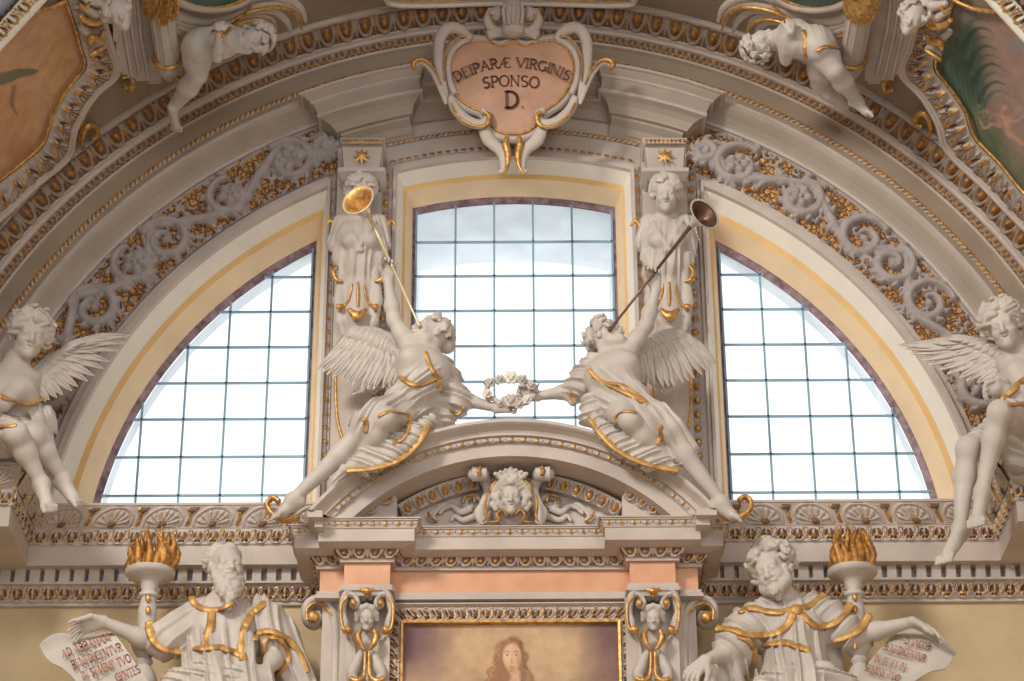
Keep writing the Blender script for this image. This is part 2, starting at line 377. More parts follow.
# archivolt: cove, flat bands, fillets
mb = MB(); m2 = lambda k: k
prof = [(4.44, .2, 0), (4.45, .15, 0), (4.475, .145, 1), (4.50, .13, 1), (4.535, .09, 1), (4.56, .05, 1), (4.59, .01, 1), (4.615, -.005, 0), (4.625, -.02, 0), (4.645, -.02, 0), (4.65, 0, 2), (4.70, 0, 2)]
arcsweep(mb, prof, -1.505, -.38, 90); arcsweep(mb, prof, .38, 1.505, 90)
arcsweep(mb, [(4.62, 0, 2), (4.70, 0, 2)], -.4, .4, 60)
arcsweep(mb, [(4.745, 0, 2), (4.87, 0, 2), (4.89, -.02, 0), (4.915, -.02, 0), (4.92, 0, 0)], -1.505, 1.505, 160)
arcsweep(mb, [(4.985, -.04, 0), (4.99, -.06, 0), (5.01, -.07, 0), (5.02, -.10, 0), (5.035, -.10, 0)], -1.505, 1.505, 160)
arcsweep(mb, [(4.75, .14, 0), (7.5, .14, 0)], -1.505, 1.505, 160); arcsweep(mb, [(5.03, -.07, 0), (5.16, -.235, 0), (5.2, -.24, 0)], -1.505, 1.505, 160)
arcsweep(mb, [(5.14, -.25, 0), (5.145, -.28, 0), (5.17, -.28, 0), (5.2, -.27, 0)], -1.505, 1.505, 160)
tag(build('trim_4', mb, ['stone', 'cove', 'vault'], sharp=25), kind='structure')
def archrow(name, R0, Y0, R1, Y1, pat, mats, a=1.505, res=.0095, a0=None):
    a0 = -a if a0 is None else a0; L = (a-a0)*(R0+R1)/2; Wd = math.hypot(R1-R0, Y1-Y0); cv = Cv(L, Wd, res); pat(cv); mb = MB()
    cv.put(mb, arcmap(a0, a, R0, Y0, R1, Y1, L, Wd)); return tag(build(name, mb, mats), kind='structure')
def pat_twist(c):
    k = round(c.L/.05); p = c.L/k; w = c.W; c.G[:] = 0
    for i in range(k): c.line([((i+.1)*p, w*.1), ((i+.9)*p, w*.9)], w*.26, g=1, n=2); c.st((i+.25)*p, w*.75, w*.2, h=.006, g=2)
archrow('trim_5', 4.70, 0, 4.745, 0, pat_twist, ['stone', 'dgold', 'umber'], res=.008)
archrow('trim_6', 4.92, -.0, 4.985, -.04, pat_leaf(.115, 2), ['vault', 'dgold', 'umber'])
archrow('trim_7', 5.035, -.10, 5.14, -.25, pat_egg(.175), ['vault', 'dgold', 'umber'])
# centre: stepped cornice breaking forward over the two herms
mb = MB(); S0 = 4.42
def polar(P):
    P = np.array(P); t = P[:, 0]/S0; return np.c_[P[:, 2]*np.sin(t), P[:, 1], CZ+P[:, 2]*np.cos(t)]
path = [(-1.60, .2), (-1.60, .05), (-.94, .05), (-.94, .2), (.94, .2), (.94, .05), (1.62, .05), (1.62, .2)]
fine = []
for a, b in zip(path[:-1], path[1:]):
    k = max(1, int(abs(b[0]-a[0])/.08))
    for t in range(k): fine.append((a[0]+(b[0]-a[0])*t/k, a[1]+(b[1]-a[1])*t/k))
fine.append(path[-1])
cp = [(0, 4.22, 1), (.03, 4.225, 1), (.035, 4.25, 1), (.06, 4.30, 1), (.10, 4.335, 1), (.13, 4.35, 0), (.155, 4.355, 0), (.155, 4.385, 0), (.14, 4.39, 1), (.14, 4.50, 0), (.16, 4.51, 0), (.16, 4.53, 1), (.19, 4.57, 1), (.20, 4.585, 0), (.225, 4.59, 0), (.225, 4.615, 0), (.19, 4.62, 0), (0.0, 4.63, 0)]
for t0, t1 in ((-1.60, -.94), (.94, 1.62)):
    tmp = MB(); plansweep(tmp, [(t0+(t1-t0)*k/16, .05) for k in range(17)], [(-.145, 4.07, 1), (-.13, 4.10, 0), (-.10, 4.11, 1), (-.07, 4.16, 1), (-.01, 4.20, 1), (-.003, 4.222, 0)])
    base_ = mb.n
    for v, (f, m) in zip(tmp.v, tmp.q): mb.v.append(polar(v)); mb.q.append((f+base_, m)); mb.n += len(v)
tmp = MB(); plansweep(tmp, fine, cp)
base_ = mb.n
for v, (f, m) in zip(tmp.v, tmp.q): mb.v.append(polar(v)); mb.q.append((f+base_, m))
tag(build('trim_8', mb, ['stone', 'cove'], smooth=False), kind='structure')
archrow('trim_9', 4.05, .19, 4.085, .19, pat_twist, ['stone', 'dgold', 'umber'], a=.36, res=.007)
archrow('trim_10', 3.86, .19, 3.90, .19, pat_bead(.07), ['stone', 'dgold', 'umber'], a=.28, res=.007)
# the barrel vault coming forward over the viewer
mb = MB(); th = np.linspace(-1.75, 1.75, 120); ys = np.linspace(-.26, -4.2, 12)
V = np.stack([np.stack([5.2*np.sin(th), np.full(120, y), CZ+5.2*np.cos(th)], -1) for y in ys], 0).reshape(-1, 3); mb.add(V, gridf(12, 120))
V = V.copy(); V[:, 0] *= 5.5/5.2; V[:, 2] = CZ+(V[:, 2]-CZ)*5.5/5.2; mb.add(V, gridf(12, 120))
tag(build('ceiling', mb, 'vault'), kind='structure')
mb = MB(); box(mb, (-9, -26, 5.6), (9, -4.2, 5.8)); box(mb, (-9.3, -26, -11), (-9, -4.2, 2.5)); box(mb, (9, -26, -11), (9.3, -4.2, 2.5)); tag(build('ceiling_nave_blocker', mb, 'vault', smooth=False), kind='structure')  # unseen nave roof and side walls, added to block flat sky light
# ------------------------------------------------------------------ scrollwork bands left and right of the windows
def rinceau(c, cents, flip):
    """scrolls at the given u positions"""
    w = c.W; c.G[:] = 2
    rr = np.random.RandomState(5)
    # tesserae
    c.H += .006*np.sin(c.u[:, None]*210+4*np.sin(c.v[None]*60))*np.sin(c.v[None]*230+3*np.sin(c.u[:, None]*45))
    for i, (u0, v0, ro, kind) in enumerate(cents):
        s = 1 if (i % 2 == 0) ^ flip else -1; P = []
        for t in np.linspace(0, 1, 40):
            a = s*(t*2*math.pi*1.25+1.2)+(math.pi if s < 0 else 0); r = ro*(1-.74*t**1.25); P.append((u0+math.cos(a)*r, v0+math.sin(a)*r))
        c.line(P, [.035, .05, .056, .045, .03], h=.065, g=0, n=1, smooth=False)
        for j in range(0, 30, 3):      # leaf lobes on the outside of the scroll
            p = np.array(P[j]); d = nrm(p-np.array([u0, v0])); tn = np.array([-d[1], d[0]])*s
            e = p+d*.062+tn*.06; c.line([p, p+d*.045+tn*.02, e], [.034, .034, .014], h=.05, g=0, n=3); c.line([p+d*.01, e], .006, h=.012, base=.02, g=0, n=2)
        if kind:
            for k in range(5):
                a = k*2*math.pi/5+.4; c.st(u0+math.cos(a)*.065, v0+math.sin(a)*.065, .06, .05, h=.085, g=0, ang=a)
            c.st(u0, v0, .026, h=.09, g=0)
        else: c.st(u0+.01, v0, .05, .04, h=.06, g=0)
        if i < len(cents)-1:           # stem on to the next scroll with sprays
            u1, v1, r1, _ = cents[i+1]
            a = (u0+math.cos(1.2)*0, v0-s*ro*.9); b = ((u0+u1)/2, v0+s*.02+(v1-v0)/2); e = (u1, v1+s*r1*.9)
            c.line([a, b, e], [.04, .05, .04], h=.055, g=0, n=12)
            for q in (-1, 1):
                for z in range(3):
                    e2 = (b[0]+q*(.05+.04*z), b[1]+s*q*(.13-.04*z)); c.line([b, ((b[0]+e2[0])/2+.02*q, (b[1]+e2[1])/2), e2], [.03, .042, .016], h=.045, g=0, n=5)
                c.st(b[0]+q*.06, b[1]+s*.14*q, .03, .02, h=.03, g=1, ang=q)
    for k in range(int(c.L/.05)):      # loose gilded and stucco leaflets at the rims
        u = rr.rand()*c.L; v = rr.choice([.03, w-.03])+rr.randn()*.01; a = rr.rand()*3; c.st(u, v, .035, .016, h=.03, g=rr.choice([0, 0, 1]), ang=a)
    for k in range(int(c.L/.035)):      # small curling leaves filling the field
        u = rr.rand()*c.L; v = rr.uniform(.03, w-.03); a = rr.rand()*6.28; d = rr.choice([-1, 1]); P = [(u+.035*t*math.cos(a+d*t*1.1), v+.035*t*math.sin(a+d*t*1.1)) for t in (0, .7, 1.4, 2)]; c.line(P, [.010, .020, .016, .008], h=.03, g=0, n=3)
    for v in (.004, w-.004): c.line([(0, v), (c.L, v)], .014, h=.02, g=0, n=2, smooth=False)
def band(side):
    px = [(60, 395), (93, 309), (126, 259), (166, 242), (231, 200), (290, 163), (326, 150)] if side < 0 else [(965, 392), (935, 300), (905, 255), (863, 240), (798, 203), (737, 168), (703, 156)]
    a0, a1 = (-1.51, -.345) if side < 0 else (.345, 1.51); R0, R1 = 3.93, 4.44; L = (a1-a0)*4.18; c = Cv(L, R1-R0, .0085, 2); ce = []
    for k, (x, y) in enumerate(px):
        q = W(x, y, .18); t = math.atan2(q[0], q[2]-CZ); r = math.hypot(q[0], q[2]-CZ)
        ce.append(((t-a0)/(a1-a0)*L, float(np.clip(r-R0, .235, .275)), .10 if k == 6 else .215 if k in (0, 1, 3, 5) else .19, k in (2, 4, 5) if side < 0 else k in (0, 4, 5)))
    ce.sort(); rinceau(c, ce, side > 0); c.H *= 1.4; mb = MB(); c.put(mb, arcmap(a0, a1, R0, .19, R1, .19, L, R1-R0))
    o = build('scrollwork_relief', mb, ['relief', 'gold', 'mosaic'])
    tag(o, 'curved stucco band of leafy scrolls on gilded mosaic, %s of the windows' % ('left' if side < 0 else 'right'), 'relief', 'scrollwork bands round the windows')
band(-1); band(1)
# ------------------------------------------------------------------ main cornice under the windows
YW = .08
xl = WX(11, 501, -.92)-.23; xr = WX(1016, 500, -.92)+.23
path = [(-5.6, YW-.77), (xl, YW-.77), (xl, YW), (xr, YW), (xr, YW-.77), (5.6, YW-.77)]
z = lambda y, Y: WZ(515, y, Y)
zz = dict(top=z(502, -.30), s0=z(525, -.19), r1=z(527.5, -.18), r0=z(542, -.17), f0=z(563, -.15), d1=z(566, -.07), d0=z(581.5, -.07), l1=z(584, -.03), l0=z(599, .03), b=z(603.5, .05))
straight = [(-5.6, YW), (5.6, YW)]
mb = MB()
plansweep(mb, straight, [(0, zz['b']-.005, 0), (.03, zz['b'], 0), (.03, zz['l0']-.005, 0), (.045, zz['l0'], 0)])
plansweep(mb, straight, [(.11, zz['l1'], 0), (.13, zz['l1']+.01, 0), (.15, zz['d0'], 0)])
plansweep(mb, straight, [(.15, zz['d1'], 0), (.17, zz['d1']+.01, 0), (.17, zz['f0']+.002, 0)])
plansweep(mb, path, [(-.05, zz['f0'], 0), (.23, zz['f0'], 0), (.23, zz['r0']-.01, 0), (.245, zz['r0'], 0)])
plansweep(mb, path, [(.26, zz['r1'], 0), (.27, zz['r1']+.01, 0), (.27, zz['s0'], 0)])
plansweep(mb, path, [(.37, zz['top']-.015, 0), (.38, zz['top']-.01, 0), (.38, zz['top']+.01, 0), (0, zz['top']+.02, 0), (-.5, zz['top']+.02, 0)])
for a_, b_ in ((-5.6, xl), (xr, 5.6)): mb.add([(a_, .5, zz['top']+.015), (b_, .5, zz['top']+.015), (b_, YW-.80, zz['top']+.015), (a_, YW-.80, zz['top']+.015)], [(0, 1, 2, 3)], 0)
sg = None
for a_, b_ in ((-5.6, xl+.1), (xr-.1, 5.6)): mb.add([(a_, .1, zz['f0']+.001), (b_, .1, zz['f0']+.001), (b_, YW-.87, zz['f0']+.001), (a_, YW-.87, zz['f0']+.001)], [(0, 1, 2, 3)], 0)
planrow(mb, straight, .045, zz['l0'], .11, zz['l1'], pat_leaf(.125)); planrow(mb, straight, .15, zz['d0'], .15, zz['d1'], pat_dent(.117))
planrow(mb, path, .245, zz['r0'], .26, zz['r1'], pat_leaf(.125)); planrow(mb, path, .27, zz['s0'], .37, zz['top']-.015, pat_shell(.39))
tag(build('trim_11', mb, ['stone', 'gold', 'umber'], smooth=False), kind='structure')
# ================================================================== THE ALTAR TOP
def circ3(P, Y):
    Q = np.array([W(x, y, Y)[[0, 2]] for x, y in P]); A = np.c_[2*Q, np.ones(len(Q))]; s = np.linalg.lstsq(A, (Q**2).sum(1), rcond=None)[0]
    return s[0], s[1], math.sqrt(s[2]+s[0]**2+s[1]**2)
YM, YR, YO = -.47, -.64, -.51
xo, xa, xb = WX(320, 580, YO), WX(344, 575, YR), WX(390, 575, YR)
xc, xd, xe = WX(630, 575, YR), WX(675.5, 575, YR), WX(698, 580, YO)
apath = [(xo, .1), (xo, YO), (xa, YO), (xa, YR), (xb, YR), (xb, YM), (xc, YM), (xc, YR), (xd, YR), (xd, YO), (xe, YO), (xe, .1)]
zr = lambda y, Y: WZ(367, y, Y)
ALT = thing('altar_pediment', (WX(512, 600, -.5), -.3, WZ(512, 600, -.5)), 'curved grey stucco altar pediment with pink marble frieze under the middle window', 'pediment')
mb = MB(); zt = zr(517, -.88)
plansweep(mb, apath, [(-.2, zr(592, YR), 0), (.035, zr(591.5, YR-.03), 0), (.035, zr(588.5, YR-.03), 0), (.02, zr(588, YR), 0), (.02, zr(585.5, YR), 0), (0, zr(585, YR), 0)])
plansweep(mb, apath, [(0, zr(563, YR), 0), (.03, zr(562, YR-.03), 0), (.03, zr(559, YR-.03), 0), (.045, zr(558, YR-.045), 0)])
plansweep(mb, apath, [(.075, zr(549, YR-.075), 0), (.09, zr(548.5, YR-.09), 0), (.19, zr(541, YR-.19), 0), (.19, zr(529, YR-.19), 0), (.20, zr(528, YR-.20), 0)])
plansweep(mb, apath, [(.225, zr(519, YR-.225), 0), (.24, zr(518, YR-.24), 0), (.24, zt, 0), (-.2, zt+.01, 0)])
planrow(mb, apath, .045, zr(558, YR-.045), .075, zr(549, YR-.075), pat_egg(.115), res=.007)
def pat_beadband(c):
    k = max(1, round(c.L/.095)); p = c.L/k; w = c.W; c.G[:] = 0
    for i in range(k): c.st((i+.5)*p, w*.45, .014, .018, h=.016, g=1); c.line([((i+.15)*p, w*.45), ((i+.38)*p, w*.45)], .006, g=0, h=.01, n=2); c.line([((i+.62)*p, w*.45), ((i+.85)*p, w*.45)], .006, g=0, h=.01, n=2); c.st(i*p, w*.45, .006, h=.008, g=2)
    c.line([(0, w*.86), (c.L, w*.86)], w*.09, h=.012, smooth=False)
planrow(mb, apath, .20, zr(528, YR-.20), .225, zr(519, YR-.225), pat_beadband, res=.008)
build('entablature', mb, ['stone', 'gold', 'umber'], ALT, smooth=False)
mb = MB(); plansweep(mb, apath, [(0, zr(585, YR), 0), (0, zr(563, YR), 0)]); build('marble_frieze', mb, ['pink'], ALT, smooth=False)
# segmental arch of the pediment
ax, az, Ri = circ3([(353, 517), (428, 472), (512, 455), (598, 472), (671, 515)], -.87)
def Rt(y, Y): return WZ(512, y, Y)-az
prof = [(Ri, -.47), (Ri, -.87), (Rt(444, -.87), -.87), (Rt(443, -.88), -.885), ('bead',), (Rt(437, -.90), -.90), (Rt(435.5, -.92), -.93), (Rt(433, -.93), -.93), (Rt(431, -.93), -.94), (Rt(427, -.96), -.98), (Rt(424, -1.0), -1.0), (Rt(422, -1.01), -1.02), (Rt(418.5, -1.02), -1.02), (Rt(418, -1.02)+.01, -.40), (Rt(418, -1.02)-.2, -.35)]
mb = MB(); prev = None
def amax(R): return math.acos(min(1, (zt-az)/R))
for p in prof:
    if p[0] == 'bead': continue
    if prev is not None:
        n = 80; row = []
        for R, Y in (prev, p): t = np.linspace(-amax(R), amax(R), n); row.append(np.stack([ax+R*np.sin(t), np.full(n, Y), az+R*np.cos(t)], -1))
        mb.add(np.stack(row, 1).reshape(-1, 3), gridf(n, 2))
    prev = p
R0, R1 = Rt(442.5, -.885), Rt(438, -.90); a = amax(R0)-.03; L = 2*a*R0; cv = Cv(L, R1-R0, .008); pat_beadband(cv); cv.put(mb, arcmap(-a, a, R0, -.90, R1, -.91, L, R1-R0, ax, az))
for s_ in (-1, 1):
    xo_ = ax+s_*math.sin(amax(Rt(418, -1.02)))*Rt(418, -1.02); xi_ = (xa-.15) if s_ < 0 else (xd+.15); box(mb, (min(xo_, xi_), -1.0, zt-.05), (max(xo_, xi_), -.3, zt+.004)); box(mb, (min(xo_+s_*-.05, xi_), -.93, zt-.10), (max(xo_-s_*.05, xi_), -.3, zt-.05))
build('arch_cornice', mb, ['stone', 'gold', 'umber'], ALT, smooth=False)
# tympanum with its rim of gilded buds
tx, tz, TR = circ3([(408, 511), (456, 491), (512, 482), (566, 491), (612, 509)], -.52)
mb = MB(); box(mb, (xa, -.47, zt-.2), (xd, -.2, az+Ri+.05)); build('tympanum', mb, 'stone', ALT, smooth=False)
def pat_bud(c):
    k = max(2, round(c.L/.115)); p = c.L/k; w = c.W; c.G[:] = 0
    for i in range(k): u = (i+.5)*p; c.st(u, w*.5, p*.22, w*.36, h=.05, g=1); c.line([(u-p*.42, w*.9), (u-p*.3, w*.3), (u, w*.08), (u+p*.3, w*.3), (u+p*.42, w*.9)], w*.1, h=.035, g=0, n=3)
for a0, a1 in ((-.62, -.17), (.17, .62)):
    mb = MB(); a0 = max(a0, -math.acos((zt-tz)/TR)*1.0); a1 = min(a1, math.acos((zt-tz)/TR)); L = (a1-a0)*TR; cv = Cv(L, .085, .008); pat_bud(cv); cv.put(mb, arcmap(a0, a1, TR-.035, -.53, TR+.05, -.60, L, .085, tx, tz))
    arcsweep(mb, [(TR+.05, -.60, 0), (TR+.06, -.60, 0), (TR+.06, -.45, 0)], a0, a1, 30, tx, tz); arcsweep(mb, [(TR-.035, -.45, 0), (TR-.035, -.53, 0)], a0, a1, 30, tx, tz); build('bud_moulding', mb, ['stone', 'gold', 'umber'], ALT, smooth=False)
for s, (p, q) in ((-1, ((366, 518), (397, 499))), (1, ((656, 517), (622, 497)))):   # broken rim piece over each outer bay
    mb = MB(); A = W(*p, -.70); B = W(*q, -.70)
    if s > 0: A, B = B, A
    n = nrm([-(B-A)[2], 0, (B-A)[0]]); L = np.linalg.norm(B-A); cv = Cv(L, .10, .008); pat_bud(cv)
    cv.put(mb, patchmap(A, B, A+n*.09+[0, -.05, 0], B+n*.09+[0, -.05, 0], L, .10))
    e = [0, .25, 0]; C2, D2 = A+n*.09+[0, -.05, 0], B+n*.09+[0, -.05, 0]
    dn = np.array([0, 0, -.25]); mb.add([A, B, B+dn, A+dn, C2, D2, D2+e, C2+e, B+e, A+e, B+dn+e], [(0, 1, 2, 3), (4, 5, 6, 7)]); x_ = (B, D2) if s < 0 else (A, C2); mb.add([x_[0], x_[1], x_[1]+e, x_[0]+e, x_[0]+dn, x_[0]+dn+e], [(0, 1, 2, 3), (0, 3, 5, 4)])
    build('bud_moulding', mb, ['stone', 'gold', 'umber'], ALT, smooth=False)
# gilded scroll ends under the trumpeting angels' feet
for px_ in ([(299, 517), (285, 520), (272, 514), (267, 504), (273, 498), (279, 502)], [(722, 516), (735, 519), (747, 513), (751, 503), (745, 497), (739, 501)]):
    mb = MB(); tube(mb, catmull([W(x, y, -.88) for x, y in px_], 8), [.022, .026, .026, .022, .02, .024], 10, flat=(1, 1.8), up=(0, 1, 0)); build('gilded_scroll_end', mb, 'gold', ALT)
# the altar wall behind, pilasters and the painting
mb = MB(); box(mb, (xo+.02, -.42, -4.4), (xe-.02, .085, zr(590, YR)))
tag(build('wall_altar', mb, 'stone', smooth=False), kind='structure')
def ln(c): return np.array([(x/12.92 if x <= .04045 else ((x+.055)/1.055)**2.4) for x in np.array(c)/255.])
class Paint:
    def __init__(s, x0, x1, y0, y1, col, st=.8):
        s.x = np.arange(x0, x1+st, st); s.y = np.arange(y0, y1+st, st); s.X, s.Y = np.meshgrid(s.x, s.y, indexing='ij'); s.C = np.ones(s.X.shape+(3,))*ln(col)
    def dab(s, cx, cy, rx, ry, col, a=1., ang=0., soft=.5, warp=0):
        c_, s_ = math.cos(ang), math.sin(ang); U = s.X-cx+warp*np.sin(s.Y*.35+cx); V = s.Y-cy+warp*np.sin(s.X*.3+cy)
        q = np.sqrt(((U*c_+V*s_)/rx)**2+((-U*s_+V*c_)/ry)**2); w = np.clip((1-q)/soft, 0, 1); w = (w*w*(3-2*w)*a)[..., None]; s.C = s.C*(1-w)+ln(col)*w
    def stroke(s, P, r, col, a=1., soft=.6, n=6):
        Q = catmull(P, n); rr = np.interp(np.linspace(0, 1, len(Q)), np.linspace(0, 1, len(np.atleast_1d(r))), np.atleast_1d(r)); best = np.zeros(s.X.shape)
        for (x, y), r_ in zip(Q, rr): best = np.maximum(best, np.clip((1-np.hypot(s.X-x, s.Y-y)/r_)/soft, 0, 1))
        w = (best*a)[..., None]; s.C = s.C*(1-w)+ln(col)*w
    def poly(s, P, a_=True):
        ins = np.zeros(s.X.shape, bool); n = len(P)
        for i in range(n):
            (x0, y0), (x1, y1) = P[i], P[(i+1) % n]; k = ((y0 > s.Y) != (y1 > s.Y)) & (s.X < (x1-x0)*(s.Y-y0)/((y1-y0) or 1e-9)+x0); ins ^= k
        return ins
p = Paint(402, 620, 619, 760, (196, 160, 122))
p.dab(404, 640, 70, 60, (112, 78, 82), .95, soft=.8); p.dab(620, 630, 62, 60, (106, 72, 78), .9, soft=.8); p.dab(618, 690, 60, 60, (110, 76, 76), .8, soft=.8)
p.dab(470, 700, 60, 36, (150, 112, 92), .5, soft=.9); p.dab(560, 650, 34, 26, (214, 180, 134), .6, soft=.9); p.dab(470, 650, 30, 24, (208, 172, 128), .55, soft=.9, warp=3)
p.dab(430, 672, 26, 12, (160, 125, 110), .6, soft=.9, ang=.3, warp=3); p.dab(455, 628, 40, 8, (170, 130, 100), .5, soft=.9, ang=-.3, warp=3)
p.dab(512, 716, 48, 40, (158, 84, 72), 1, soft=.3); p.dab(531, 702, 17, 34, (72, 78, 98), .9, soft=.4, ang=-.35); p.dab(512, 682, 10, 10, (210, 164, 128), 1, soft=.3)   # robe, mantle, neck
for dx, dy, rx, ry in ((-2, -4, 17, 18), (-11, 8, 9, 15), (-17, 18, 9, 9), (-22, 27, 9, 7), (-30, 33, 8, 5), (11, 8, 7, 18), (15, 22, 8, 10), (19, 31, 7, 7), (-9, 22, 8, 14)): p.dab(512+dx, 655+dy, rx, ry, (152, 106, 70), .92, soft=.4, warp=1.5)
R0_ = np.random.RandomState(3)
for k in range(60):
    q_ = R0_.choice([-1, 1]); t_ = R0_.rand(); x_ = 511+q_*(9+9*t_+(6*t_ if q_ < 0 else 0)); y_ = 640+44*t_; p.stroke([(x_, y_), (x_+q_*2.2, y_+3), (x_-q_*.5, y_+6), (x_+q_*1.5, y_+9)], [1.1, .9, .5], [(196, 146, 98), (118, 78, 50), (176, 126, 84)][k % 3], .65, n=4)
p.dab(512, 657, 10.5, 15.5, (216, 172, 134), 1, soft=.25); p.dab(508, 655, 6.5, 12, (232, 194, 154), .6, soft=.8); p.dab(519, 661, 4, 12, (180, 130, 98), .6, soft=.9); p.dab(512, 669, 6, 4, (180, 132, 100), .5, soft=.8)
for x_ in (507.3, 516.2): p.stroke([(x_-2.2, 652.4), (x_, 651.3), (x_+2.2, 652.2)], .8, (140, 98, 74), .8); p.dab(x_, 655, 2.3, 1.5, (150, 112, 88), .8, soft=.7); p.dab(x_, 655.1, 1.2, .9, (78, 52, 42), .9, soft=.6)
p.stroke([(512.2, 654), (511.4, 660), (510.8, 662), (513.3, 662.6)], .8, (176, 126, 96), .7); p.dab(511.9, 667.3, 2.8, 1.1, (186, 110, 94), .9, soft=.6); p.dab(512, 671.5, 4.2, 1.6, (170, 122, 92), .5, soft=.8)
p.stroke([(511, 639), (503, 644), (500, 656), (498, 668)], [3, 2.4, 2], (160, 112, 74), .9); p.stroke([(512, 639), (520, 643), (523, 656), (525, 668)], [2.6, 2.2, 1.6], (134, 92, 60), .9); p.stroke([(511.5, 638), (511.5, 643)], .7, (116, 78, 52), .6)
p.stroke([(598, 720), (601, 695), (604, 672), (606, 668)], 1.2, (176, 84, 54), .8)
F = thing('altar_painting', (WX(511, 700, -.45), -.42, -3.6), 'oil painting of a long haired haloed figure in a gilded frame below the pediment', 'painting')
P3 = np.array([[W(x, y, -.452) for y in p.y] for x in p.x]); mb = MB(); mb.add(P3.reshape(-1, 3), gridf(len(p.x), len(p.y)))
build('canvas', mb, 'paint', F, smooth=False, color=p.C.reshape(-1, 3))
mb = MB(); q = [WX(403.5, 650, -.5), WX(618, 650, -.5), WZ(512, 622.5, -.5)]; zb = -4.2
def frect(o): return [(q[0]-o, zb), (q[0]-o, q[2]+o), (q[1]+o, q[2]+o), (q[1]+o, zb)]
def rstrip(mb, o0, y0, o1, y1, m):
    for i in range(3):
        A, B = frect(o0)[i], frect(o0)[i+1]; C, D = frect(o1)[i], frect(o1)[i+1]; mb.add([(A[0], y0, A[1]), (B[0], y0, B[1]), (D[0], y1, D[1]), (C[0], y1, C[1])], [(0, 1, 2, 3)], m)
for a_, b_ in (((0, -.45), (.004, -.50)), ((.004, -.50), (.022, -.505)), ((.022, -.505), (.026, -.48))): rstrip(mb, a_[0], a_[1], b_[0], b_[1], 0)
build('gilded_fillet', mb, 'gold', F, smooth=False)
mb = MB(); rstrip(mb, .03, -.46, .03, -.42, 0); rstrip(mb, .155, -.50, .165, -.50, 0); rstrip(mb, .165, -.50, .17, -.42, 0); rstrip(mb, .14, -.46, .155, -.50, 0)
for i in range(3):
    A, B = frect(.03)[i], frect(.03)[i+1]; C, D = frect(.14)[i], frect(.14)[i+1]; f3 = lambda t: (t[0], -.465, t[1]); L = math.hypot(B[0]-A[0], B[1]-A[1]); cv = Cv(L, .11, .008)
    pat_leaf(.088)(cv); cv.put(mb, patchmap(f3(A), f3(B), f3(C), f3(D), L, .11))
build('carved_frame', mb, ['stone', 'gold', 'umber'], F, smooth=False)
